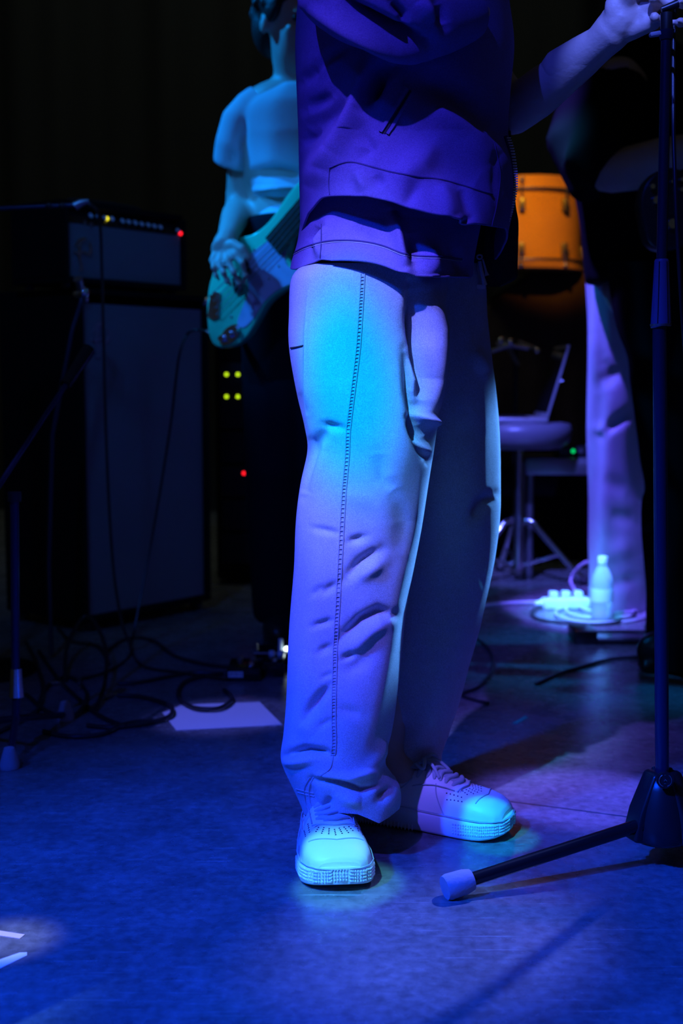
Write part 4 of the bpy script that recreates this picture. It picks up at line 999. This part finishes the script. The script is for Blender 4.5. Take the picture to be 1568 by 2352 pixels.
MB().tube([Q(1400,395,-0.30), Q(1460,385,-0.34), Q(1520,362,-0.38), Q(1590,340,-0.42)], [0.050,0.053,0.046,0.034], 30, round_end=True).build('forearm', 'skin_dark', gb)
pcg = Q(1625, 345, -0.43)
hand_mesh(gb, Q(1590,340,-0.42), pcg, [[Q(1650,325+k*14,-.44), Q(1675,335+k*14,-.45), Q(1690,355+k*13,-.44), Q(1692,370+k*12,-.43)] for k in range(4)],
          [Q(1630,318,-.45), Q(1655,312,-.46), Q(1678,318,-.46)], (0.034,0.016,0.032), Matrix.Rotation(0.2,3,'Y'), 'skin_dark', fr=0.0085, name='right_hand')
t = MB(); rows = [(110,1420,1560),(150,1330,1600),(200,1270,1640),(260,1240,1660),(330,1232,1670),(380,1235,1668),(430,1262,1650),(470,1330,1640),(560,1345,1640),(640,1352,1640)]
rows = [(75,1415,1515),(100,1375,1560),(130,1350,1590),(200,1325,1620),(300,1310,1635),(400,1318,1640),(500,1335,1640),(600,1343,1640),(650,1348,1640)]
v, f = loft_leg(rows, lambda y: YQ, lambda y: np.interp(y, [75, 130, 300, 650], [0.09, 0.16, 0.2, 0.17]), 90, 80, 2.3, seed=8, ruffle=0.004)
t.add(v, f); t.f += [tuple(range(80)), tuple(range(len(v)-1, len(v)-81, -1))]
t.tube([Q(1430,190,-0.20), Q(1395,280,-0.24), Q(1375,370,-0.28), Q(1405,398,-0.30)], [0.075,0.085,0.088,0.062], 30)
t.tube([Q(1360,230,-0.15), Q(1335,330,-0.20), Q(1345,420,-0.22)], [0.08,0.09,0.05], 30, round_end=True)
t.tube([Q(1520,190,0.18), Q(1600,330,0.15)], [0.07,0.06], 30)
o = mesh_obj('shirt', t.v, t.f, 'black_cloth', gtr); remesh(o, 0.012, 5)
t = MB()
qr = [(600,1350,1500),(700,1351,1510),(800,1350,1505),(900,1350,1500),(1000,1351,1502),(1100,1352,1506),(1200,1353,1508),(1300,1354,1506),(1390,1356,1500),(1425,1372,1492)]
v, f = loft_leg(qr, lambda y: np.interp(y, [600, 1425], [YQ+0.14, 4.14]), lambda y: 0.11, 160, 120, 2.3, seed=9, ruffle=0.003); t.add(v, f)
n0 = len(t.f)
o = mesh_obj('trousers', t.v, t.f, 'purple_cloth', gtr)
fold(o, [([(1380,1000),(1415,970),(1450,945)], 12, -0.022), ([(1370,985),(1400,990)], 14, 0.014), ([(1400,900),(1400,860),(1385,820)], 14, -0.008), ([(1360,760),(1375,900)], 14, 0.008), ([(1380,1100),(1440,1130)], 20, -0.006), ([(1390,1280),(1450,1250)], 22, 0.008), ([(1375,880),(1430,850)], 16, -0.010), ([(1400,1180),(1455,1200)], 18, -0.007), ([(1390,1350),(1460,1330)], 16, -0.008)], k=0.55)
# near trouser leg: pale cloth, its shade put into a dark cloth colour
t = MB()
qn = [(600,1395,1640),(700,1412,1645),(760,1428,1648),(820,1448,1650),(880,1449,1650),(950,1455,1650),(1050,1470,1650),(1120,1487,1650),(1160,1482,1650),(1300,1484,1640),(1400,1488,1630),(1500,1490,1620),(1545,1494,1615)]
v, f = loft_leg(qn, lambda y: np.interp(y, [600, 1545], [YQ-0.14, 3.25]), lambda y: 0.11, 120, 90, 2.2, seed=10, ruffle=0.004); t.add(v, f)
o = mesh_obj('near_leg_painted_shade', t.v, t.f, 'black_cloth', gtr); o['label'] = 'pale trouser leg with deep shade put into its dark colour'
for fb, sg in ((fq1, 1), (fq2, 1)):
    t = MB(); t.ell(fb+Vector((0.05,0,0.045)), (0.11, 0.045, 0.045)); t.ell(fb+Vector((-0.04,0,0.05)), (0.07, 0.042, 0.055)); t.box(fb+Vector((0.02,0,0.012)), (0.24, 0.08, 0.024))
    o = mesh_obj('shoe', t.v, t.f, 'black_plastic', gtr); remesh(o, 0.007, 3)
# his guitar (dark body, chrome parts)
YL = 2.78
eg = thing('electric_guitar', 'dark electric guitar with chrome parts held by the person in the black shirt', 'guitar', tuple(P(1580, 480, YL)))
out = [(1478,520),(1470,470),(1480,425),(1508,395),(1545,385),(1580,400),(1610,425),(1650,415),(1690,370),(1715,380),(1700,425),(1680,460),(1700,500),(1690,530),(1640,525),(1600,540),(1560,570),(1515,575),(1488,555)]
pts = [(p.x, p.y) for p in bez([(a, b, 0) for a, b in out+[out[0]]], 5)][:-1]
n_ = Vector((0.1,-1,0.0)).normalized()
MB().prism([P(a, b, YL) for a, b in pts], n_, 0.042).build('body', 'black_plastic', eg, True, True, 0.006, 3)
def knob(px, py, r, m='chrome', nm='control_knob'):
    c = P(px, py, YL); MB().tube([c, c+n_*0.014], [r, r*0.85], 20).build(nm, m, eg)
for a, b_, r in ((1494,430,0.006),(1503,461,0.009),(1540,515,0.012),(1562,414,0.005),(1561,437,0.005),(1566,435,0.005),(1540,379+40,0.004)): knob(a, b_, r)
MB().box(P(1590,470,YL)+n_*0.006, (0.03,0.012,0.09)).build('bridge', 'chrome', eg, False)
for x_ in (1620, 1650): MB().box(P(x_,462,YL)+n_*0.005, (0.022,0.010,0.075)).build('pickup', 'black_metal', eg, False)
e = MB(); a_ = P(1650,455,YL)+n_*0.01; z_ = P(2150,250,YL+0.1); e.tube([a_, z_], [0.026,0.021], 8); e.build('neck', 'brown', eg, False)
MB().prism([P(2150,225,YL+.1), P(2150,275,YL+.1), P(2270,250,YL+.12), P(2290,190,YL+.12), P(2200,200,YL+.11)], n_, 0.015).build('headstock', 'black_plastic', eg, False)
for k in range(6): MB().tube([P(1590,446+k*9,YL)+n_*0.014, P(2150,240+k*4,YL+0.1)+n_*0.028], 0.0008, 5).build('string', 'steel', eg)

# ------------------------------------------------------------------ things on the floor behind the singer
bp_ = G(1381, 1427)
bottle = thing('water_bottle', 'clear plastic water bottle with a pale label standing on the cable coils', 'bottle', tuple(bp_))
kb = 3.0*1.0
b = MB(); b.lathe([(0.026,0.002),(0.031,0.006),(0.032,0.02),(0.0305,0.028),(0.032,0.036),(0.0305,0.046),(0.032,0.055),(0.032,0.105),(0.0325,0.118),(0.031,0.130),(0.026,0.148),(0.018,0.164),(0.0125,0.172),(0.0125,0.180)], bp_, None, 36); b.build('bottle_body', 'pet', bottle, True, False)
MB().lathe([(0.0148,0.176),(0.0152,0.180),(0.0150,0.196),(0.0125,0.199)], bp_, None, 28).build('cap', 'cap', bottle)
MB().lathe([(0.0328,0.062),(0.0330,0.064),(0.0330,0.100),(0.0328,0.102)], bp_, None, 36).build('paper_label', 'label_paper', bottle)
# power strip with plugs
ps = thing('power_strip', 'white power strip with plugs lying on the floor left of the water bottle', 'power strip', tuple(G(1300, 1392)))
pr_ = Matrix.Rotation(0.12, 3, 'Z'); c0 = G(1298, 1398)
MB().box(c0+Vector((0,0,0.018)), (0.15, 0.05, 0.034), pr_).build('strip_body', 'cap', ps, True, True, 0.006, 3)
for k in range(3):
    MB().box(c0+pr_ @ Vector((-0.04+k*0.04, 0, 0.046)), (0.026, 0.03, 0.022), pr_).build('plug', 'cap', ps, True, True, 0.004, 2)
MB().tube([c0+pr_ @ Vector((-0.075,0,0.02)), c0+pr_ @ Vector((-0.10,0,0.018))], [0.013,0.007], 14).build('strain_relief', 'cap', ps)
def floor_cable(pxs, r, m, label, zs=None, name='cable', group=None):
    pts = []
    for i, (a, b_) in enumerate(pxs):
        z = zs[i] if zs else 0.0; p = G(a, b_, 0); p.z = max(z, 0)+r*1.05
        pts.append(p)
    o = MB().tube(bez(pts, 10), r, 8).build(name, m, None); tag(o, label, 'cable', group); return o
floor_cable([(980,1412),(1060,1405),(1120,1395),(1180,1390),(1240,1389),(1262,1394)], 0.0065, 'cable_pale', 'pale cable running left from the white power strip')
floor_cable([(1330,1388),(1318,1378),(1310,1368),(1330,1372),(1360,1378),(1410,1382),(1445,1384),(1462,1390),(1455,1396)], 0.0055, 'cable_pale', 'pale cable looping over the floor behind the water bottle', [.015,.03,.05,.10,.125,.12,.08,.03,0])
for k, (rx, ry, cx, cy, lab) in enumerate(((110,22,1385,1412,'widest pale cable coil around the foot of the water bottle'),(95,18,1395,1406,'middle pale cable coil around the water bottle'),(120,26,1340,1414,'pale cable coil reaching left of the water bottle'),(80,14,1410,1400,'smallest pale cable coil behind the water bottle'))):
    pts = [(cx+rx*math.cos(a+k), cy+ry*math.sin(a+k)) for a in [q_*2*math.pi/18 for q_ in range(19)]]
    floor_cable(pts, 0.0048, 'cable_pale' if k != 2 else 'cable', lab if k != 2 else 'dark cable coil reaching left of the water bottle', [0.0015*k+0.002*math.sin(q_+k) for q_ in range(19)])
floor_cable([(1230,1575),(1262,1560),(1300,1545),(1345,1533),(1380,1522),(1420,1515),(1480,1512)], 0.004, 'cable', 'black cable crossing the shiny floor in front of the black pedal')
floor_cable([(1095,1470),(1125,1500),(1130,1540),(1100,1580),(1060,1600),(1120,1620)], 0.004, 'cable', 'black cable curling on the dark floor beside the far trouser leg')
# black pedal box with metal bars
pb = thing('pedal', 'black floor pedal with two metal bars in front of the water bottle', 'pedal', tuple(G(1400, 1475)))
g0, g1 = G(1320, 1481), G(1372, 1481); hh = 0.036
yy = g0.y
MB().box(((g0.x+g1.x)/2, yy+0.06, hh/2+0.001), (g1.x-g0.x, 0.12, hh)).build('end_block', 'black_plastic', pb, True, True, 0.004)
x2 = P(1500, 1481, yy).x
MB().box(((g1.x+x2)/2, yy+0.06, 0.006), (x2-g1.x, 0.12, 0.010)).build('base_plate', 'black_metal', pb, False)
for z_, y_ in ((0.031, 0.03), (0.014, 0.006)):
    MB().box(((g1.x+x2)/2, yy+y_, z_), (x2-g1.x, 0.012, 0.008)).build('metal_bar', 'steel', pb, False, bevel=0.002)
MB().box(((x2+0.02), yy+0.06, hh/2+0.001), (0.04, 0.12, hh)).build('end_block', 'black_plastic', pb, True, True, 0.004)

# drum throne with laptop
tc_ = G(1187, 1335)
TY = tc_.y
th_ = thing('drum_throne', 'round padded drum throne on a chrome tripod carrying the open laptop', 'stool', tuple(tc_))
zs = P(1187, 968, TY).z
MB().lathe([(0.05,-0.10),(0.15,-0.095),(0.180,-0.07),(0.188,-0.035),(0.180,-0.008),(0.15,0.0),(0.02,0.0)], (tc_.x, TY, zs), None, 48).build('seat', 'seat', th_, True, False)
MB().tube([(tc_.x, TY, zs-0.10), (tc_.x, TY, 0.22)], 0.014, 20).build('centre_post', 'chrome', th_)
MB().tube([(tc_.x, TY, 0.33), (tc_.x, TY, 0.045)], 0.019, 20).build('outer_tube', 'chrome', th_)
zh_ = P(1187, 1195, TY).z
MB().tube([(tc_.x, TY, zh_+0.02), (tc_.x, TY, zh_-0.02)], 0.028, 20).build('top_collar', 'chrome', th_)
MB().tube([(tc_.x, TY, 0.075), (tc_.x, TY, 0.045)], 0.026, 20).build('bottom_collar', 'chrome', th_)
for k, a in enumerate((-22, 98, 205)):
    d = Vector((math.cos(math.radians(a)), math.sin(math.radians(a)), 0)); c = Vector((tc_.x, TY, 0))
    L_ = MB().tube(bez([c+d*0.02+Vector((0,0,zh_)), c+d*0.055+Vector((0,0,zh_-0.005)), c+d*0.085+Vector((0,0,zh_-0.04)), c+d*0.24+Vector((0,0,0.016))], 6), 0.011, 14).build('leg', 'chrome', th_)
    MB().ell(c+d*0.245+Vector((0,0,0.016)), (0.02,0.02,0.0155), None, 14, 10).build('rubber_foot', 'rubber_black', L_)
    MB().tube([c+d*0.02+Vector((0,0,0.06)), c+d*0.15+Vector((0,0,zh_*0.47))], 0.006, 10).build('brace', 'chrome', th_)
lt = thing('laptop', 'open laptop on the drum throne seen from its side', 'laptop', (tc_.x, TY, zs))
zl = zs+0.001
MB().box((tc_.x-0.03, TY, zl+0.008), (0.22, 0.30, 0.016)).build('keyboard_base', 'laptop', lt, True, True, 0.003)
hx = tc_.x+0.08; tx = P(1293, 795, TY); lid_n = (Vector((tx.x,0,tx.z))-Vector((hx,0,zl+0.016))); 
b = MB(); q0 = Vector((hx,TY-.15,zl+.016)); q1 = Vector((hx,TY+.15,zl+.016)); u = Vector((tx.x-hx,0,tx.z-zl-.016)); nn = Vector((u.z,0,-u.x)).normalized()
b.prism([q0,q0+u,q1+u,q1], nn, 0.007); lid = b.build('lid', 'laptop', lt, True, True, 0.002)
b = MB(); b.prism([q0+Vector((0,.01,0))+u*0.06-nn*0.0075, q0+Vector((0,.01,0))+u*0.95-nn*0.0075, q1+u*0.95-Vector((0,.01,0))-nn*0.0075, q1+u*0.06-Vector((0,.01,0))-nn*0.0075], -nn, -0.001); b.build('screen', 'screen', lid, False)
MB().tube([q0+u*0.5+Vector((0.004,-0.002,0)), q0+u*0.5+Vector((0.012,-0.002,0.004))], 0.004, 8).build('lid_catch', 'chrome', lid)
b = MB()
for r_ in range(4):
    for k in range(12): b.box((tc_.x-0.10+r_*0.035, TY-0.12+k*0.0218, zl+0.0175), (0.028, 0.018, 0.003))
b.build('keys', 'black_plastic', lt, False)['kind'] = 'stuff'
# low bench beside it with a small box and its green lamp
BY = 4.72
bn = thing('bench', 'low metal-framed bench behind the drum throne carrying the small black box', 'table', (P(1350,1100,BY).x, BY, 0))
zb_ = P(1300, 1052, BY).z; xl = P(1206, 1060, BY).x; xr = P(1500, 1060, BY).x
MB().box(((xl+xr)/2, BY+0.11, zb_-0.012), (xr-xl, 0.24, 0.024)).build('bench_top', 'steel', bn, True, True, 0.004)
MB().box(((xl+xr)/2, BY-0.012, zb_-0.035), (xr-xl, 0.016, 0.05)).build('front_rail', 'steel', bn, True, True, 0.004)
for x_ in (xl+0.02, xr-0.02):
    for y_ in (0.01, 0.21): MB().tube([(x_, BY+y_, zb_-0.024), (x_, BY+y_, 0.0)], 0.014, 16).build('leg', 'steel', bn)
bx = thing('interface_box', 'small black box with a green lamp on the bench', 'box', (P(1320,1030,BY).x, BY+0.1, zb_))
x0_, x1_ = P(1285, 1030, BY).x, P(1400, 1030, BY).x
MB().box(((x0_+x1_)/2, BY+0.11, zb_+0.021), (x1_-x0_, 0.18, 0.04)).build('case_body', 'black_plastic', bx, True, True, 0.003)
MB().ell((P(1318,1026,BY).x, BY+0.018, zb_+0.024), (0.0065,0.004,0.0065), None, 12, 8).build('green_lamp', 'led_emerald', bx)
for k in range(3): MB().tube([(P(1335+k*20,1026,BY).x, BY+0.02, zb_+0.024), (P(1335+k*20,1026,BY).x, BY+0.008, zb_+0.024)], 0.008, 14).build('control_knob', 'steel', bx)

# drum riser, blanket covered case, amber drum
RY = 5.2
rs = tag(MB().box((0.9, RY+0.95, 0.19), (2.2, 1.9, 0.38)).build('drum_riser', 'black_cloth', None, False, bevel=0.01), 'low black carpeted drum riser behind the drum throne', 'platform')
zc = P(1250, 640, 5.5).z
cs = MB(); 
vs_, fs_ = [], []; NX, NY = 60, 40; xL, xR = P(1060, 700, 5.5).x, P(1500, 700, 5.5).x
def bl(u, v):
    x = xL+(xR-xL)*u; y = RY+0.12+v*0.75; top = zc+0.035*math.sin((u-0.15)*2.6)-0.16*max(0, 0.35-u)/0.35
    e = min(1, min(u, 1-u)*9)**0.6*min(1, min(v, 1-v)*7)**0.6
    return Vector((x+0.014*math.sin(v*20+u*5)*(1-e), y+0.02*math.sin(u*31)*(1-e), 0.381+(top-0.381)*e+0.008*math.sin(u*17+v*9)*e))
for i in range(NX+1):
    for k in range(NY+1): vs_.append(bl(i/NX, k/NY))
for i in range(NX):
    for k in range(NY): fs_.append((i*(NY+1)+k, (i+1)*(NY+1)+k, (i+1)*(NY+1)+k+1, i*(NY+1)+k+1))
o = mesh_obj('draped_case', vs_, fs_, 'brown', None); tag(o, 'case under a dark brown blanket below the amber drum', 'case')
DY = 5.5; dx = P(1212, 530, DY).x; ztm, zbm = P(1250, 420, DY).z, P(1250, 628, DY).z+0.004; rD = P(1335, 530, DY).x-dx
dr = thing('drum', 'glossy amber drum with dark lugs and hoops standing on the brown blanket', 'drum', (dx, DY, zbm))
MB().lathe([(rD*0.985, zbm+0.01), (rD*0.985, ztm-0.012)], (dx, DY, 0), None, 64).build('shell', 'amber', dr)
for z0_, z1_, nm in ((ztm-0.052, ztm, 'top_hoop'), (zbm, zbm+0.036, 'bottom_hoop')):
    MB().lathe([(rD*1.01, z0_), (rD*1.035, z0_+0.002), (rD*1.035, z1_-0.002), (rD*1.0, z1_)], (dx, DY, 0), None, 64).build(nm, 'amber', dr)
    MB().tube([(dx+rD*1.045*math.cos(k*2*math.pi/48), DY+rD*1.045*math.sin(k*2*math.pi/48), z0_ if nm[0] == 't' else z1_) for k in range(49)], 0.0045, 8, cap=False).build('hoop_rim', 'steel', dr)
MB().lathe([(rD*0.97, ztm-0.003), (0.001, ztm-0.003)], (dx, DY, 0), None, 48).build('drum_head', 'cap', dr)
for k in range(8):
    a = math.radians(-104+k*45); d = Vector((math.cos(a), math.sin(a), 0)); c = Vector((dx, DY, 0))
    for zz, zr in ((ztm-0.115, ztm-0.02), (zbm+0.075, zbm+0.01)):
        lg = MB().box(c+d*(rD+0.008)+Vector((0,0,zz)), (0.024,0.024,0.052), Matrix.Rotation(a, 3, 'Z')).build('lug', 'steel', dr, True, True, 0.006, 3)
        MB().tube([c+d*(rD+0.016)+Vector((0,0,zz)), c+d*(rD*1.04+0.006)+Vector((0,0,zr))], 0.0035, 8).build('tension_rod', 'chrome', lg)
        MB().ell(c+d*(rD*1.04+0.010)+Vector((0,0,zr)), (0.010,0.010,0.012), None, 10, 8).build('rod_claw', 'chrome', lg)
# hardware glinting in front of the blanket
hs = thing('cymbal_stand', 'folded dark cymbal stand with small amber glints behind the laptop', 'stand', (P(1180,900,5.05).x, 5.05, 0))
for k, (a, b_, c_, d_) in enumerate(((1140,790,1215,800),(1155,775,1190,840),(1190,785,1240,806),(1120,810,1180,790))):
    MB().tube([P(a,b_,5.05), P(c_,d_,5.02)], 0.007, 10).build('arm', 'steel', hs)
for a, b_ in ((1233,806),(1172,785),(1150,782)): MB().ell(P(a,b_,5.0), (0.012,)*3, None, 12, 8).build('wing_nut', 'chrome', hs)
MB().tube([P(1185,800,5.05), (P(1185,800,5.05).x, 5.05, 0.02)], 0.010, 12).build('post', 'black_metal', hs)
for k in range(3):
    a = 0.5+k*2.094; c = Vector((P(1185,800,5.05).x, 5.05-0.08, 0)); MB().tube([c+Vector((0,0.08,0.2)), c+Vector((0.12*math.cos(a), 0.06+0.10*math.sin(a)*0.5, 0.012))], 0.008, 8).build('leg', 'black_metal', hs)

# ------------------------------------------------------------------ left side: stands, cables, paper, pedals, tape
YA = G(20, 1765).y
sa = thing('microphone_stand', 'black microphone stand at the left edge with a boom rising to the right', 'microphone stand', (P(33,1700,YA).x, YA, 0))
MB().tube([P(33,1140,YA+.1), P(36,1560,YA+.1)], 0.0085, 16).build('upper_pole', 'pole', sa)
MB().tube([P(37,1535,YA+.1), P(38,1600,YA+.1)], [0.011,0.0145], 20).build('chrome_collar', 'chrome', sa)
MB().tube([P(38,1600,YA+.1), P(36,1665,YA+.09)], 0.008, 16).build('lower_pole', 'pole', sa)
for q_ in (P(22,1750,YA), P(-110,1700,YA+.25), P(150,1640,YA+.35)):
    q_ = Vector((q_.x, q_.y, 0.012)); L_ = MB().tube([P(36,1650,YA+.09), q_], 0.007, 12).build('leg', 'pole', sa)
    MB().lathe([(0.018,-0.0115),(0.019,-0.004),(0.010,0.028),(0.006,0.030)], q_, None, 18).build('rubber_foot', 'rubber_grey', L_)
MB().tube([P(33,1130,YA+.1), P(33,1152,YA+.1)], 0.013, 16).build('boom_clutch', 'black_plastic', sa)
MB().tube([P(-60,1210,YA+.02), P(0,1112,YA+.1), P(100,960,YA+.35), P(150,885,YA+.42)], 0.0055, 12).build('boom', 'pole', sa)
MB().tube([P(150,885,YA+.42), P(203,803,YA+.5)], [0.012,0.016], 16).build('microphone', 'black_metal', sa)
YB2 = 3.2
sb_ = thing('microphone_stand', 'dark microphone stand whose level boom reaches above the amplifier', 'microphone stand', (P(-70,1500,YB2).x, YB2, 0))
bx0 = P(-70,480,YB2); MB().tube([bx0, Vector((bx0.x, YB2, 0.05))], 0.009, 14).build('pole', 'pole', sb_)
MB().lathe([(0.13,0.002),(0.13,0.014),(0.02,0.03),(0.012,0.05)], (bx0.x, YB2, 0), None, 32).build('round_base', 'black_metal', sb_)
MB().tube([P(-110,484,YB2), P(0,479,YB2), P(175,471,YB2)], 0.006, 12).build('boom', 'pole', sb_)
MB().tube([P(172,474,YB2), P(186,466,YB2), P(204,461,YB2)], [0.012,0.010,0.005], 14).build('microphone_clip', 'steel', sb_)
for a in (112, 143): MB().ell(P(a,473,YB2), (0.010,0.009,0.009), None, 12, 8).build('boom_knob', 'black_plastic', sb_)
# small instrument microphone before the cabinet
im = thing('instrument_microphone', 'small microphone in front of the left edge of the amplifier', 'microphone', tuple(P(188,680,3.5)))
MB().tube([P(178,640,3.5), P(196,690,3.55)], [0.012,0.010], 16).build('microphone_body', 'steel', im)
MB().ell(P(192,672,3.53), (0.016,)*3, None, 14, 10).build('grille_head', 'chrome', im)
MB().tube([P(188,685,3.52), P(165,760,3.5), P(120,1000,3.45), P(112,1300,3.45), G(118,1505,0.008)], 0.006, 10).build('stand_arm', 'pole', im)

pcs = [(405,1677),(648,1664),(596,1612),(418,1618),(392,1630),(373,1636)]
pap = thing('paper_sheet', 'pale paper sheet lying on the dark stage floor under black cable loops', 'paper', tuple(G(510,1645)))
b = MB(); b.prism([G(a, b_, 0.0018) for a, b_ in pcs], (0,0,1), 0.0014); b.build('sheet', 'paper', pap, False)
floor_cable([(620,1548),(560,1548),(480,1556),(428,1570),(410,1592),(416,1618),(450,1636),(500,1637),(528,1622),(530,1606),(515,1590)], 0.0052, 'cable', 'black cable loop lying across the top of the paper sheet', [0,0,0,.0,.0,.004,.004,.004,.004,.002,0], group=None)
floor_cable([(270,1602),(320,1605),(360,1615),(388,1628),(396,1642),(385,1656),(330,1668),(260,1676),(200,1672)], 0.0052, 'cable', 'black cable bending over the left corner of the paper sheet', [0,0,0,.003,.004,.003,0,0,0])
tangle = [
 ([(150,1568),(152,1530),(170,1505),(200,1495),(228,1510),(245,1550),(240,1600),(215,1640)], 'upright black cable loop in the tangle under the cabinet', [.0,.03,.06,.09,.07,.05,.02,0]),
 ([(90,1500),(130,1560),(180,1610),(230,1650),(290,1675)], 'black cable slanting through the tangle on the left floor', None),
 ([(60,1480),(80,1520),(98,1580),(90,1630),(50,1660),(-10,1690)], 'black cable curving round beside the left stand foot', None),
 ([(100,1685),(140,1695),(190,1697),(240,1690),(290,1668),(350,1660)], 'black cable arc at the front of the left tangle', None),
 ([(245,1500),(280,1475),(320,1468),(360,1480),(400,1510),(470,1530),(560,1540)], 'black cable running right from the speaker cabinet foot', None),
 ([(270,1575),(320,1572),(380,1560),(440,1550),(520,1552)], 'black cable leading from the tangle to the pedals', None),
 ([(130,1440),(160,1475),(215,1485),(235,1500),(250,1530)], 'black cable coming off the left side of the speaker cabinet', None),
 ([(60,1600),(110,1640),(170,1650),(200,1600),(160,1560),(110,1580),(90,1620)], 'flat black cable coil on the left floor', None)]
for pts_, lab, zz in tangle: floor_cable(pts_, 0.0050, 'cable', lab, zz)
for (a, b_, a2, b2, lab) in ((112,1576,142,1573,'thin steel jack plug at the left of the cable tangle'),(240,1606,268,1599,'thin steel jack plug at the right of the cable tangle'),(182,1565,183,1585,'upright steel jack plug in the middle of the cable tangle')):
    p0 = G(a, b_); p0.z = 0.006; p1 = G(a2, b2); p1.z = 0.006
    j = thing('jack_plug', lab, 'plug', tuple(p0)); MB().tube([p0, p0.lerp(p1, 0.6)], 0.0055, 12).build('plug_sleeve', 'steel', j); MB().tube([p0.lerp(p1, 0.6), p1], 0.003, 10).build('plug_tip', 'chrome', j)

def pedal(label, px0, px1, pyb, depth, h, parts):
    a, c = G(px0, pyb), G(px1, pyb); t_ = thing('effects_pedal', label, 'pedal', tuple((a+c)/2))
    MB().box(((a.x+c.x)/2, a.y+depth/2, h/2+0.001), (c.x-a.x, depth, h)).build('case_body', 'black_metal', t_, True, True, 0.004); 
    for nm, m, fx, fy, r, hh_ in parts:
        p = Vector((a.x+(c.x-a.x)*fx, a.y+depth*fy, h)); MB().tube([p, p+Vector((0,0,hh_))], [r, r*0.85], 16).build(nm, m, t_)
    return t_, a, c
t_, a, c = pedal('black pedal with a pale strip label beside the paper sheet', 520, 598, 1566, 0.12, 0.032, [('footswitch','chrome',.7,.3,.008,.01),('control_knob','steel',.3,.8,.008,.012),('control_knob','steel',.7,.8,.008,.012)])
b = MB(); b.box((a.x+0.022, a.y-0.0005, 0.018), (0.036, 0.001, 0.014)); b.build('name_strip', 'cap', t_, False)
b = MB()
for k in range(7): b.box((a.x+0.009+k*0.0045, a.y-0.0014, 0.018+0.002*((k*3) % 2)), (0.002, 0.0006, 0.006-0.0015*(k % 3)))
b.build('strip_marks', 'hole', t_, False)
pedal('black pedal with chrome knobs to the right of the strip-labelled pedal', 606, 652, 1556, 0.11, 0.036, [('footswitch','chrome',.5,.2,.008,.01),('control_knob','knob',.3,.8,.008,.012),('control_knob','knob',.75,.8,.008,.012)])
t_, a, c = pedal('dark pedal with a bright white lamp behind the trouser leg of the person at centre', 582, 705, 1530, 0.10, 0.035, [('control_knob','steel',.04,.25,.007,.020),('control_knob','knob',.50,.3,.007,.03)])
MB().ell((P(658,1505,a.y+0.02).x, a.y+0.02, 0.040), (0.007,0.006,0.007), None, 12, 8).build('white_lamp', 'led_white', t_)
MB().box(((a.x+c.x)/2, a.y-0.001, 0.034), (c.x-a.x, 0.002, 0.002)).build('pink_edge', 'tape_pink', t_, False)

def tape(pts_, m, label):
    o = MB().prism([G(a, b_, 0.0008) for a, b_ in pts_], (0,0,1), 0.0006).build('marking_tape', m, None, False); tag(o, label, 'tape')
tape([(-60,2128),(-60,2140),(46,2155),(57,2146)], 'tape_pink', 'pinkish strip of marking tape, the upper of the two at the left edge')
tape([(-30,2214),(-30,2236),(0,2224),(62,2194),(62,2187),(44,2188)], 'tape_white', 'white strip of marking tape slanting on the floor at the lower left edge')
tape([(1176,1661),(1188,1662),(1213,1648),(1205,1643)], 'tape_green', 'small green strip of marking tape on the floor beyond the back sneaker')
